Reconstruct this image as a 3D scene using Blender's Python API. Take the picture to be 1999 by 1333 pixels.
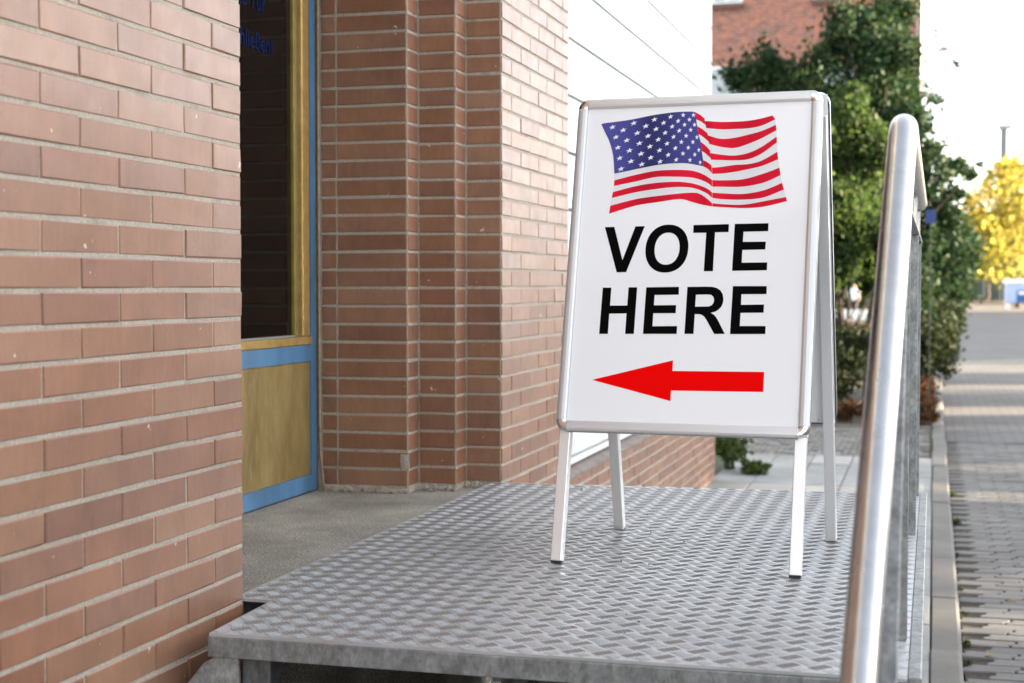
import bpy, bmesh, math, random
from math import radians, sin, cos, tan, pi, sqrt, atan2
from mathutils import Vector, Matrix
from mathutils.geometry import tessellate_polygon
import numpy as np

# ------------------------------------------------------------------ scene, camera, sky, sun, exposure
for o in list(bpy.data.objects): bpy.data.objects.remove(o)
SC = bpy.context.scene
COL = SC.collection
random.seed(7); RNG = np.random.default_rng(7)

FPX = 2950.0
EYE = Vector((0.0, 0.0, 1.362))
YAW, PITCH = radians(15.5688), radians(2.1452)
cam_d = bpy.data.cameras.new('camera')
cam = bpy.data.objects.new('camera', cam_d); COL.objects.link(cam)
cam.location = EYE
cam.rotation_euler = (pi/2 - PITCH, 0, YAW)
cam_d.sensor_width = 36; cam_d.lens = 36*FPX/1999
cam_d.clip_start = 0.05; cam_d.clip_end = 2000
cam_d.dof.use_dof = True; cam_d.dof.focus_distance = 3.65; cam_d.dof.aperture_fstop = 4.4
SC.camera = cam

SUN_EL, SUN_AZ = radians(7.5), radians(16)      # azimuth measured from +X towards +Y
w = bpy.data.worlds.new('World'); SC.world = w; w.use_nodes = True
nt = w.node_tree; nt.nodes.clear()
sky = nt.nodes.new('ShaderNodeTexSky'); sky.sky_type = 'NISHITA'; sky.sun_disc = False
sky.sun_elevation = SUN_EL; sky.sun_rotation = pi/2 - SUN_AZ
sky.dust_density = 1.0; sky.ozone_density = 1.0; sky.air_density = 1.0
bw = nt.nodes.new('ShaderNodeRGBToBW'); mx = nt.nodes.new('ShaderNodeMix'); mx.data_type = 'RGBA'
mx.inputs[0].default_value = 0.80               # thin white high haze over the whole sky
tint = nt.nodes.new('ShaderNodeMix'); tint.data_type = 'RGBA'; tint.blend_type = 'MULTIPLY'
tint.inputs[0].default_value = 1.0; tint.inputs[7].default_value = (0.985, 0.99, 1.03, 1)
bg = nt.nodes.new('ShaderNodeBackground'); bg.inputs[1].default_value = 0.15
wo = nt.nodes.new('ShaderNodeOutputWorld')
nt.links.new(sky.outputs[0], bw.inputs[0]); nt.links.new(sky.outputs[0], mx.inputs[6])
nt.links.new(bw.outputs[0], mx.inputs[7]); nt.links.new(mx.outputs[2], tint.inputs[6])
nt.links.new(tint.outputs[2], bg.inputs[0]); nt.links.new(bg.outputs[0], wo.inputs[0])

sd = bpy.data.lights.new('sun', 'SUN'); sd.energy = 5.0; sd.angle = radians(1.8); sd.color = (1.0, 0.82, 0.58)
sun = bpy.data.objects.new('sun', sd); COL.objects.link(sun)
sdir = Vector((cos(SUN_AZ)*cos(SUN_EL), sin(SUN_AZ)*cos(SUN_EL), sin(SUN_EL)))
sun.rotation_euler = sdir.to_track_quat('Z', 'Y').to_euler(); sun.location = sdir*60

SC.render.engine = 'CYCLES'
vs = SC.view_settings
vs.view_transform = 'Standard'; vs.look = 'None'; vs.gamma = 1; vs.use_curve_mapping = False
vs.exposure = 3.32

# ------------------------------------------------------------------ helpers
OFF = {}
def tag(o, label=None, cat=None, group=None, kind=None):
    if label: o['label'] = label
    if cat: o['category'] = cat
    if group: o['group'] = group
    if kind: o['kind'] = kind
    return o
def root(name, loc, label, cat, group=None, rz=0.0):
    o = bpy.data.objects.new(name, None); COL.objects.link(o)
    o.location = loc; o.rotation_euler.z = rz; o.empty_display_size = .1
    OFF[o] = Vector(loc) if rz == 0 else Vector((0, 0, 0))
    return tag(o, label, cat, group)
def mesh(name, v, f, mats, smooth=False):
    me = bpy.data.meshes.new(name); me.from_pydata([tuple(p) for p in v], [], f)
    for m in (mats if isinstance(mats, (list, tuple)) else [mats]): me.materials.append(m)
    if smooth: me.polygons.foreach_set('use_smooth', [True]*len(me.polygons))
    me.update(); return me
def link(name, me, parent=None, loc=None):
    o = bpy.data.objects.new(name, me); COL.objects.link(o)
    if parent is not None: o.parent = parent; OFF[o] = OFF.get(parent, Vector())
    else: OFF[o] = Vector()
    if loc is not None: o.location = Vector(loc) - OFF[o]
    return o
def add(name, v, f, mat, parent=None, smooth=False):
    """one mesh object; vertices in world metres (or in the thing's own frame when the thing is turned)"""
    d = OFF.get(parent, Vector()) if parent is not None else Vector()
    return link(name, mesh(name, [Vector(p) - d for p in v], f, mat, smooth), parent)
def box(x0, x1, y0, y1, z0, z1):
    return ([(x0,y0,z0),(x1,y0,z0),(x1,y1,z0),(x0,y1,z0),(x0,y0,z1),(x1,y0,z1),(x1,y1,z1),(x0,y1,z1)],
            [(3,2,1,0),(4,5,6,7),(0,1,5,4),(1,2,6,5),(2,3,7,6),(3,0,4,7)])
class MB:
    def __init__(s): s.v = []; s.f = []
    def put(s, vf):
        n = len(s.v); s.v += [Vector(p) for p in vf[0]]; s.f += [tuple(i+n for i in q) for q in vf[1]]; return s
    def box(s, *a): return s.put(box(*a))
    def prism(s, pts, z0, z1):      # plan polygon (counter-clockwise) raised from z0 to z1
        n = len(pts)
        v = [(x,y,z0) for x,y in pts] + [(x,y,z1) for x,y in pts]
        f = [tuple(range(n-1,-1,-1)), tuple(range(n,2*n))] + [(i,(i+1)%n,n+(i+1)%n,n+i) for i in range(n)]
        return s.put((v,f))
    def bar(s, a, b, wx, wy, up=(0,0,1)):
        a = Vector(a); b = Vector(b); d = (b-a).normalized(); u = Vector(up)
        if abs(d.dot(u)) > .95: u = Vector((0,1,0))
        x = d.cross(u).normalized(); y = x.cross(d).normalized()
        v = [p + x*sx*wx/2 + y*sy*wy/2 for p in (a,b) for sx,sy in ((-1,-1),(1,-1),(1,1),(-1,1))]
        return s.put((v, [(0,1,2,3),(7,6,5,4),(0,4,5,1),(1,5,6,2),(2,6,7,3),(3,7,4,0)]))
    def tube(s, pts, rad, n=12, cap=True):
        pts = [Vector(p) for p in pts]; k = len(pts); rr = rad if isinstance(rad,(list,tuple)) else [rad]*k
        t0 = (pts[1]-pts[0]).normalized(); ref = Vector((1,0,0)) if abs(t0.x) < .9 else Vector((0,1,0))
        v = []; f = []
        for i,p in enumerate(pts):
            t = (pts[min(i+1,k-1)]-pts[max(i-1,0)]).normalized()
            x = (ref - t*ref.dot(t)).normalized(); y = t.cross(x); ref = x
            v += [p + (x*cos(2*pi*j/n) + y*sin(2*pi*j/n))*rr[i] for j in range(n)]
        for i in range(k-1):
            for j in range(n):
                a = i*n+j; b = i*n+(j+1)%n; f.append((a,b,b+n,a+n))
        if cap: f.append(tuple(range(n-1,-1,-1))); f.append(tuple(range((k-1)*n,k*n)))
        return s.put((v,f))
    def build(s, name, mat, parent=None, smooth=False, bevel=0.0, seg=1):
        o = add(name, s.v, s.f, mat, parent, smooth)
        if bevel:
            bm = bmesh.new(); bm.from_mesh(o.data)
            bmesh.ops.bevel(bm, geom=list(bm.edges), offset=bevel, segments=seg, profile=.5, affect='EDGES', clamp_overlap=True)
            bm.to_mesh(o.data); bm.free()
        return o
def smooth_by_angle(o, deg=40):
    o.data.polygons.foreach_set('use_smooth', [True]*len(o.data.polygons))
    bm = bmesh.new(); bm.from_mesh(o.data)
    for e in bm.edges: e.smooth = (len(e.link_faces) == 2 and e.calc_face_angle(0) < radians(deg))
    bm.to_mesh(o.data); bm.free()
def copy_tree(o, parent=None):
    c = o.copy(); COL.objects.link(c); c.parent = parent; OFF[c] = OFF.get(o, Vector())
    for ch in list(o.children): copy_tree(ch, c)
    return c

# ------------------------------------------------------------------ materials
def newmat(name):
    m = bpy.data.materials.new(name); m.use_nodes = True
    return m, m.node_tree, m.node_tree.nodes['Principled BSDF']
class NT:
    def __init__(s, name):
        s.m, s.t, s.b = newmat(name)
        s.pos = s.t.nodes.new('ShaderNodeNewGeometry')
    def node(s, k, **kw):
        n = s.t.nodes.new(k)
        for a,b in kw.items(): setattr(n, a, b)
        return n
    def l(s, a, b): s.t.links.new(a, b)
    def coord(s, scale=(1,1,1)):
        mp = s.node('ShaderNodeMapping'); mp.inputs['Scale'].default_value = scale
        s.l(s.pos.outputs['Position'], mp.inputs[0]); return mp.outputs[0]
    def noise(s, scale, detail=4, rough=.55, st=(1,1,1)):
        n = s.node('ShaderNodeTexNoise'); n.inputs['Scale'].default_value = scale
        n.inputs['Detail'].default_value = detail; n.inputs['Roughness'].default_value = rough
        s.l(s.coord(st), n.inputs['Vector']); return n.outputs['Fac']
    def ramp(s, fac, stops):
        r = s.node('ShaderNodeValToRGB'); e = r.color_ramp.elements
        while len(e) < len(stops): e.new(.5)
        for i,(p,c) in enumerate(stops):
            e[i].position = p; e[i].color = (c,c,c,1) if isinstance(c,(int,float)) else (*c,1)
        s.l(fac, r.inputs[0]); return r.outputs[0]
    def mix(s, fac, a, b, mode='MIX'):
        n = s.node('ShaderNodeMix', data_type='RGBA', blend_type=mode)
        for sock,val in ((0,fac),(6,a),(7,b)):
            if isinstance(val,(int,float)): n.inputs[sock].default_value = val
            elif isinstance(val,tuple): n.inputs[sock].default_value = (*val,1)
            else: s.l(val, n.inputs[sock])
        return n.outputs[2]
    def bump(s, h, strength=.3, dist=.002):
        b = s.node('ShaderNodeBump'); b.inputs['Strength'].default_value = strength; b.inputs['Distance'].default_value = dist
        s.l(h, b.inputs['Height']); s.l(b.outputs[0], s.b.inputs['Normal']); return b
    def col(s, c):
        if isinstance(c, tuple): s.b.inputs['Base Color'].default_value = (*c,1)
        else: s.l(c, s.b.inputs['Base Color'])
    def set(s, rough=.5, metal=0, spec=None):
        if isinstance(rough,(int,float)): s.b.inputs['Roughness'].default_value = rough
        else: s.l(rough, s.b.inputs['Roughness'])
        s.b.inputs['Metallic'].default_value = metal
        if spec is not None: s.b.inputs['Specular IOR Level'].default_value = spec
        return s.m
def plain(name, c, rough=.5, metal=0, nz=None, amt=.25, bump=0, spec=None):
    t = NT(name)
    if nz:
        n = t.noise(nz, 5)
        lo = tuple(x*(1-amt) for x in c); hi = tuple(min(1,x*(1+amt)) for x in c)
        t.col(t.ramp(n, [(.3,lo),(.7,hi)]))
        if bump: t.bump(n, bump)
    else: t.col(c)
    return t.set(rough, metal, spec)

def brick_mat(name, island, cols, rough=.40):
    t = NT(name)
    if island: r = t.pos.outputs['Random Per Island']
    else: r = t.node('ShaderNodeObjectInfo').outputs['Random']
    base = t.ramp(r, [(i/(len(cols)-1), c) for i,c in enumerate(cols)])
    blot = t.ramp(t.noise(9, 5, .6), [(.3,.84),(.72,1.12)])
    c = t.mix(1.0, base, blot, 'MULTIPLY')
    streak = t.ramp(t.noise(60, 3, .6, (1,1,.25)), [(.35,.93),(.7,1.05)])
    c = t.mix(1.0, c, streak, 'MULTIPLY')
    c = t.mix(1.0, c, t.ramp(t.noise(420, 2, .6), [(.3,.88),(.7,1.10)]), 'MULTIPLY')
    chips = t.ramp(t.noise(38, 3, .5), [(.735,0.0),(.755,1.0)])
    c = t.mix(chips, c, (.52,.46,.40))
    t.col(c); t.bump(t.noise(260, 4, .6), .25, .0006)
    t.b.inputs['Coat Weight'].default_value = .06; t.b.inputs['Coat Roughness'].default_value = .3
    return t.set(t.ramp(t.noise(20,4), [(.3,rough-.04),(.7,rough+.06)]), 0, .45)
BR = [(.238,.113,.063),(.285,.140,.077),(.240,.108,.062),(.300,.160,.096),(.208,.098,.062),(.268,.124,.070),(.232,.120,.078)]
M_brick = brick_mat('brick', False, BR); M_brick_i = brick_mat('brick_joined', True, BR)

def mortar_mat():
    t = NT('mortar'); n = t.noise(150, 6, .7)
    c = t.ramp(n, [(.3,(.27,.232,.182)),(.55,(.42,.37,.30)),(.75,(.52,.47,.395))])
    d = t.ramp(t.noise(11, 6, .65), [(.55,0.0),(.8,.75)])
    t.col(t.mix(d, c, (.16,.13,.10))); t.bump(n, .9, .003); return t.set(.9)
M_mortar = mortar_mat()
def concrete_mat():
    t = NT('concrete'); n = t.noise(190, 5, .8)
    c = t.ramp(n, [(.36,(.06,.054,.044)),(.5,(.26,.235,.195)),(.62,(.52,.48,.41))])
    s = t.ramp(t.noise(3.5, 6, .6), [(.35,.62),(.65,1.12)])
    t.col(t.mix(1.0, c, s, 'MULTIPLY')); t.bump(n, .6, .002); return t.set(.88)
M_conc = concrete_mat()
def tread_mat():
    t = NT('tread_plate_steel'); n = t.noise(6, 6, .65); g = t.noise(120, 4, .6)
    c = t.ramp(n, [(.3,(.48,.48,.475)),(.6,(.57,.585,.605)),(.8,(.63,.65,.68))])
    t.col(t.mix(t.ramp(g, [(.55,0.0),(.8,.25)]), c, (.30,.29,.27)))
    t.bump(g, .10, .0004); return t.set(t.ramp(g, [(.3,.28),(.7,.42)]), .5)
M_tread = tread_mat()
def tread_bar_mat():
    t = NT('tread_bar_steel'); g = t.noise(90, 4, .6)
    t.col(t.ramp(g, [(.3,(.33,.33,.325)),(.7,(.42,.425,.43))])); return t.set(.44, .5)
M_grime_shade = plain('deck_grime_shade', (.19,.185,.18), .85, nz=60, amt=.4)
M_bar = tread_bar_mat()
def galv_mat(name='galvanised_steel', k=.85):
    t = NT(name); vo = t.node('ShaderNodeTexVoronoi'); vo.inputs['Scale'].default_value = 190
    t.l(t.coord((1,1,.55)), vo.inputs['Vector'])
    a = t.ramp(vo.outputs['Color'], [(.2,(.27*k,.28*k,.278*k)),(.8,(.35*k,.365*k,.365*k))])
    b = t.ramp(t.noise(32, 6, .7, (1,1,.6)), [(.35,.62),(.65,1.25)])
    d = t.ramp(t.noise(45, 4, .6), [(.62,0.0),(.72,.5)])
    t.col(t.mix(d, t.mix(1.0, a, b, 'MULTIPLY'), (.20,.185,.14))); return t.set(.52, .55)
M_galv = galv_mat()
def steel_mat():
    t = NT('brushed_stainless'); n = t.noise(35, 3, .5, (14,1,1))
    t.col(t.ramp(t.noise(18, 5, .65), [(.3,(.43,.427,.425)),(.7,(.53,.53,.535))])); t.bump(n, .06, .0004); return t.set(t.ramp(t.noise(30, 4, .6), [(.3,.18),(.7,.28)]), 1.0)
M_steel = steel_mat()
M_alu = plain('anodised_aluminium', (.66,.67,.68), .36, .65)
M_aluwhite = plain('pale_aluminium_leg', (.86,.86,.85), .36, .75)
M_chrome = plain('chrome_cap', (.78,.77,.76), .16, 1.0)
M_alu_edge = plain('aluminium_edge', (.42,.42,.43), .35, .8)
M_rubber = plain('black_rubber', (.015,.015,.015), .6)
def panel_mat():
    t = NT('white_panel'); n = t.noise(2.2, 5, .6)
    t.col(t.ramp(n, [(.3,(.60,.615,.61)),(.7,(.66,.675,.67))])); return t.set(.45)
M_white = panel_mat()
M_whitetrim = plain('white_trim', (.76,.77,.76), .4)
def paint_mat(name, c, chip):
    t = NT(name); n = t.noise(40, 5, .6)
    v = t.ramp(t.noise(8, 5, .6, (1,1,.4)), [(.3,.72),(.7,1.22)])
    cc = t.mix(1.0, c, v, 'MULTIPLY')
    t.col(t.mix(t.ramp(n, [(.655,0.0),(.68,.85)]), cc, chip)); t.bump(n, .08, .0008); return t.set(.42)
M_blue = paint_mat('blue_door_paint', (.068,.175,.305), (.22,.15,.11))
def brass_mat():
    t = NT('worn_brass_sheet')
    a = t.noise(75, 6, .75, (1,1,.22)); b = t.noise(7, 6, .65, (1,1,.35))
    c = t.ramp(b, [(.3,(.17,.115,.035)),(.5,(.27,.19,.065)),(.72,(.37,.275,.115))])
    t.col(t.mix(t.ramp(a, [(.52,0.0),(.72,.6)]), c, (.43,.35,.20)))
    t.bump(a, .12, .001); return t.set(t.ramp(a, [(.3,.36),(.7,.52)]), .35)
M_brass = brass_mat()
M_brasstrim = plain('brass_trim', (.46,.30,.10), .34, .45, nz=25, amt=.18)
M_olivetrim = plain('olive_trim', (.25,.19,.045), .4, .3, nz=25, amt=.2)
M_greytrim = plain('grey_gasket', (.19,.20,.17), .6)
M_darkgap = plain('dark_gap', (.022,.02,.018), .7)  # near-black, for the strips filling the gaps round the door
M_cable = plain('tan_sealant_bead', (.33,.235,.13), .6, nz=40, amt=.3)
def glass_mat():
    m, t, b = newmat('door_glass')
    t.nodes.remove(b); out = t.nodes['Material Output']
    tr = t.nodes.new('ShaderNodeBsdfTransparent'); tr.inputs[0].default_value = (.22,.21,.19,1)
    gl = t.nodes.new('ShaderNodeBsdfGlossy'); gl.inputs['Roughness'].default_value = .015
    fr = t.nodes.new('ShaderNodeFresnel'); fr.inputs[0].default_value = 1.45
    mi = t.nodes.new('ShaderNodeMixShader')
    t.links.new(fr.outputs[0], mi.inputs[0]); t.links.new(tr.outputs[0], mi.inputs[1]); t.links.new(gl.outputs[0], mi.inputs[2])
    t.links.new(mi.outputs[0], out.inputs[0]); return m
M_glass = glass_mat()
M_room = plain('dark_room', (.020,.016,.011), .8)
M_bluetext = plain('blue_lettering', (.0008,.0070,.042), .6, spec=.05)
M_poster = plain('poster_sheet', (.90,.90,.915), .5, spec=.3)
M_black = plain('black_ink', (.002,.002,.002), .8, spec=.05)
M_redink = plain('red_ink', (.92,.0012,.0012), .8, spec=.05)
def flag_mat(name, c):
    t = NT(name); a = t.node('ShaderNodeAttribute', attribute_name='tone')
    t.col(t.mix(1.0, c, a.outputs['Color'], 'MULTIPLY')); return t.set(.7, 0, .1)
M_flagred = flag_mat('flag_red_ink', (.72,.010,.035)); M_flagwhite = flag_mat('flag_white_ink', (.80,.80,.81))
M_flagblue = flag_mat('flag_blue_ink', (.066,.066,.26)); M_star = plain('star_ink', (.82,.83,.88), .45)

def leaf_mat(name, cols, trans=.45):
    m, t, b = newmat(name); t.nodes.remove(b); out = t.nodes['Material Output']
    g = t.nodes.new('ShaderNodeNewGeometry'); r = t.nodes.new('ShaderNodeValToRGB')
    e = r.color_ramp.elements
    while len(e) < len(cols): e.new(.5)
    for i,c in enumerate(cols): e[i].position = i/(len(cols)-1); e[i].color = (*c,1)
    t.links.new(g.outputs['Random Per Island'], r.inputs[0])
    d = t.nodes.new('ShaderNodeBsdfDiffuse'); tl = t.nodes.new('ShaderNodeBsdfTranslucent')
    gl = t.nodes.new('ShaderNodeBsdfGlossy'); gl.inputs['Roughness'].default_value = .6
    hs = t.nodes.new('ShaderNodeHueSaturation'); hs.inputs['Value'].default_value = 1.35; hs.inputs['Hue'].default_value = .49
    m1 = t.nodes.new('ShaderNodeMixShader'); m1.inputs[0].default_value = trans
    m2 = t.nodes.new('ShaderNodeMixShader'); m2.inputs[0].default_value = .015
    L = t.links.new
    L(r.outputs[0], d.inputs[0]); L(r.outputs[0], hs.inputs['Color']); L(hs.outputs[0], tl.inputs[0])
    L(d.outputs[0], m1.inputs[1]); L(tl.outputs[0], m1.inputs[2]); L(m1.outputs[0], m2.inputs[1]); L(gl.outputs[0], m2.inputs[2])
    L(m2.outputs[0], out.inputs[0]); return m
M_leaf_dark = leaf_mat('leaf_dark_green', [(.008,.022,.009),(.013,.034,.012),(.022,.050,.015),(.010,.027,.014),(.040,.055,.012)], .28)
M_leaf_mid = leaf_mat('leaf_mid_green', [(.017,.036,.010),(.029,.056,.013),(.058,.090,.020),(.021,.041,.013)])
M_leaf_yellow = leaf_mat('leaf_autumn_yellow', [(.40,.37,.06),(.50,.44,.09),(.20,.23,.035),(.52,.44,.11),(.07,.095,.018),(.12,.15,.025)], .55)
M_leaf_conifer = leaf_mat('leaf_conifer', [(.010,.017,.006),(.016,.026,.008),(.027,.037,.011),(.013,.017,.007)], .15)
M_leaf_rust = leaf_mat('leaf_rust', [(.085,.028,.014),(.13,.052,.022),(.19,.11,.05),(.055,.03,.016),(.07,.06,.02)], .3)
M_leaf_brown = leaf_mat('leaf_brown', [(.075,.044,.024),(.115,.070,.04),(.055,.035,.02),(.15,.095,.055)], .25)
M_grass = leaf_mat('grass_blade', [(.035,.065,.016),(.055,.085,.020),(.075,.09,.026)], .3)
M_fallen = leaf_mat('fallen_leaf', [(.45,.33,.06),(.40,.24,.05),(.30,.19,.06)], .1)
M_bark = plain('bark', (.045,.034,.026), .9, nz=22, amt=.5, bump=.6)
M_soil = plain('soil', (.055,.042,.030), .95, nz=12, amt=.5, bump=.6)

# ------------------------------------------------------------------ ground, road, kerb, pavement
def sheet(name, x0, x1, y0, y1, z, mat, parent=None, kind='structure'):
    o = add(name, [(x0,y0,z),(x1,y0,z),(x1,y1,z),(x0,y1,z)], [(0,1,2,3)], mat, parent)
    if parent is None: tag(o, kind=kind)
    return o
def paving_mat(name, cols, island, spots=.5):
    t = NT(name)
    r = t.pos.outputs['Random Per Island'] if island else t.node('ShaderNodeObjectInfo').outputs['Random']
    c = t.ramp(r, [(i/(len(cols)-1), k) for i,k in enumerate(cols)])
    n = t.noise(130, 5, .7); b = t.noise(3.0, 6, .6)
    c = t.mix(1.0, c, t.ramp(n, [(.3,.78),(.7,1.15)]), 'MULTIPLY')
    c = t.mix(1.0, c, t.ramp(b, [(.3,.75),(.7,1.12)]), 'MULTIPLY')
    t.col(c); t.bump(n, .4, .002); return t.set(.85)
M_paver = paving_mat('concrete_paver', [(.165,.155,.145),(.195,.185,.172),(.145,.136,.128),(.21,.198,.184)], False)
M_paver_i = paving_mat('concrete_paver_joined', [(.165,.155,.145),(.195,.185,.172),(.145,.136,.128),(.21,.198,.184)], True)
M_slab = paving_mat('paving_slab', [(.30,.30,.285),(.34,.34,.33),(.27,.27,.25)], False)
M_cobble = paving_mat('cobblestone', [(.16,.15,.135),(.22,.21,.19),(.27,.25,.22),(.13,.125,.115)], True)
M_kerb = paving_mat('kerb_concrete', [(.165,.152,.136),(.195,.182,.16),(.15,.14,.125)], False)
M_joint = plain('joint_sand', (.060,.050,.036), .95, nz=60, amt=.5)
M_mossjoint = plain('mossy_joint', (.055,.058,.026), .95, nz=30, amt=.6)
def farroad_mat():
    t = NT('paved_road'); br = t.node('ShaderNodeTexBrick')
    br.inputs['Scale'].default_value = 1.0; br.inputs['Brick Width'].default_value = .21; br.inputs['Row Height'].default_value = .105
    br.inputs['Mortar Size'].default_value = .006
    br.inputs['Color1'].default_value = (.155,.148,.142,1); br.inputs['Color2'].default_value = (.19,.182,.174,1); br.inputs['Mortar'].default_value = (.09,.08,.07,1)
    t.l(t.coord(), br.inputs['Vector'])
    b = t.ramp(t.noise(.9, 6, .6), [(.3,.8),(.7,1.12)])
    t.col(t.mix(1.0, br.outputs['Color'], b, 'MULTIPLY')); return t.set(.85, 0, .15)
M_farroad = farroad_mat()
M_ground = plain('open_ground', (.10,.095,.06), .95, nz=.4, amt=.4)

sheet('ground', -400, 400, -120, 700, -.16, M_ground)
road = sheet('road', .128, 13.2, -14, 112, -.070, M_joint)
PV_Y0, PV_Y1, PV_X1 = 4.3, 14.2, 1.16
far = add('road_surface', [(.128,PV_Y1+.01,-.058),(13.2,PV_Y1+.01,-.058),(13.2,112,-.058),(.128,112,-.058),
                           (1.20,-14,-.058),(13.2,-14,-.058),(13.2,PV_Y1+.01,-.058),(1.20,PV_Y1+.01,-.058),
                           (.128,-14,-.058),(1.20,-14,-.058),(1.20,PV_Y0,-.058),(.128,PV_Y0,-.058)],
          [(0,1,2,3),(4,5,6,7),(8,9,10,11)], M_farroad, road)
# interlocking pavers, laid across the road
PL, PH, JG = .206, .105, .026
def paver_vf(L=PL, H=PH, g=.0045, b=.005):
    out = [(g,g),(L-g,g),(L-g,H*.36),(L-g+JG,H*.62),(L-g+JG,H-g),(g+JG,H-g),(g+JG,H*.62),(g,H*.36)]
    cx, cy = (L+JG)/2, H/2
    inn = [(x+(b if x<cx else -b), y+(b*.8 if y<cy else -b*.8)) for x,y in out]
    v = [(x-cx,y-cy,0) for x,y in inn] + [(x-cx,y-cy,-.004) for x,y in out] + [(x-cx,y-cy,-.02) for x,y in out]
    f = [(0,1,2,7),(2,3,6,7),(3,4,5,6)] + [(i,i+8,(i+1)%8+8,(i+1)%8) for i in range(8)] + [(i+8,i+16,(i+1)%8+16,(i+1)%8+8) for i in range(8)]
    f = [tuple(reversed(q)) if k >= 3 else q for k,q in enumerate(f)]
    return v, f, cx, cy
pv, pf, pcx, pcy = paver_vf()
paver_me = mesh('paver', pv, pf, M_paver)
spots = []
j = 0; y = PV_Y0
while y + PH < PV_Y1 + .02:
    x = .10 - (PL*.5 if j % 2 else 0)
    while x < PV_X1 - PL:
        if x > .10 or j % 2 == 0: spots.append((x+pcx, y+pcy))
        x += PL
    y += PH; j += 1
def inview(x, y): return x < .07 + .0635*y and y > 4.9
spots.sort(key=lambda p: (not inview(*p), p[1]))
restm = MB()
for i,(x,y) in enumerate(spots):
    z = -.058 + random.uniform(-.003,.0025); rx, ry, rz = random.gauss(0,.005), random.gauss(0,.005), random.gauss(0,.012)
    if i < 290:
        o = link('paver', paver_me, road, (x,y,z)); o.rotation_euler = (rx,ry,rz)
    else:
        mt = Matrix.Translation((x,y,z)) @ Matrix.Rotation(rz,4,'Z')
        restm.put(([mt @ Vector(p) for p in pv], pf))
tag(restm.build('paver_field', M_paver_i, road), kind='stuff')

# pavement: bed, slabs, cobble strip
pave = sheet('pavement', -9, .004, -14, 14.75, -.014, M_mossjoint)
def slab_vf(w, d, b=.005, g=.004):
    w, d = w/2-g, d/2-g
    v = [(-w+b,-d+b,0),(w-b,-d+b,0),(w-b,d-b,0),(-w+b,d-b,0)] + [(-w,-d,-.004),(w,-d,-.004),(w,d,-.004),(-w,d,-.004)] + [(-w,-d,-.03),(w,-d,-.03),(w,d,-.03),(-w,d,-.03)]
    return v, [(0,1,2,3)] + [(4+i,4+(i+1)%4,(i+1)%4,i) for i in range(4)] + [(8+i,8+(i+1)%4,4+(i+1)%4,4+i) for i in range(4)]
sv, sf = slab_vf(.30,.60); slab_me = mesh('paving_slab', sv, sf, M_slab)
for c in range(5):
    for r in range(19):
        o = link('paving_slab', slab_me, pave, (-1.346+.30*c, 12.25-.30-.60*r, random.uniform(-.003,.003)))
        o.rotation_euler = (random.gauss(0,.003), random.gauss(0,.004), 0)
cb = MB(); cv, cf = slab_vf(.105,.098,.02,.006)
yy = 12.31
r = 0
while yy < 14.72:
    xx = -4.2 + (.05 if r % 2 else 0)
    while xx < -.04:
        mt = Matrix.Translation((xx,yy,random.uniform(-.008,.004))) @ Matrix.Rotation(random.gauss(0,.06),4,'Z') @ Matrix.Scale(random.uniform(.9,1.04),4)
        cb.put(([mt @ Vector(p) for p in cv], cf)); xx += .106
    yy += .1; r += 1
tag(cb.build('cobblestones', M_cobble, pave), kind='stuff')
# kerb stones
kerb = sheet('kerb', .0, .13, -14, 60, -.12, M_joint)
def kerb_vf(L):
    prof = [(.006,-.11),(.006,-.003),(.010,.001),(.104,.0),(.118,-.012),(.124,-.11)]
    n = len(prof); h = L/2-.003
    v = [(x,-h,z) for x,z in prof] + [(x,h,z) for x,z in prof]
    f = [(i+1,i,i+n,i+1+n) for i in range(n-1)] + [tuple(range(n)), tuple(range(2*n-1,n-1,-1))]
    return v, f
kv, kf = kerb_vf(1.0); kerb_me = mesh('kerb_stone', kv, kf, M_kerb)
for i in range(34):
    o = link('kerb_stone', kerb_me, kerb, (random.gauss(0,.002), 2.3+i*1.0, random.gauss(0,.003))); o.rotation_euler.z = random.gauss(0,.003)
sheet('planting_bed', -12, .0, 14.78, 60, .006, M_soil)
tag(add('bed_edging', *box(-12,-.004,14.752,14.79,-.1,.03), M_kerb), kind='structure')

# ------------------------------------------------------------------ the brick building
BL = Vector((-2.7, 4.0, 0))
bld = root('brick_building', BL, 'pale brown brick building with recessed blue door and white panelled side beside the metal platform', 'building')
core = MB().box(-4.4,-1.4196,-3,2.9435,-.12,4.2)
core.prism([(-4.4,4.7475),(-1.6825,4.7475),(-1.6825,4.8525),(-1.5475,4.8525),(-1.5475,4.9585),(-1.4196,4.9585),(-1.4196,5.931),(-1.53,5.931),(-1.53,10.53),(-4.4,10.53)], -.12, 4.2)
core.box(-4.4,-1.4196,2.9436,4.7474,2.80,4.2)
core.box(-1.62,-1.4626,5.9311,10.545,-.12,.553)
wall = core.build('brick_wall', M_mortar, bld)
MB().box(-4.5,-1.33,-3.05,10.62,4.201,4.36).build('roof', plain('roof_edge',(.25,.25,.25),.6), bld, bevel=.01)

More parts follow.
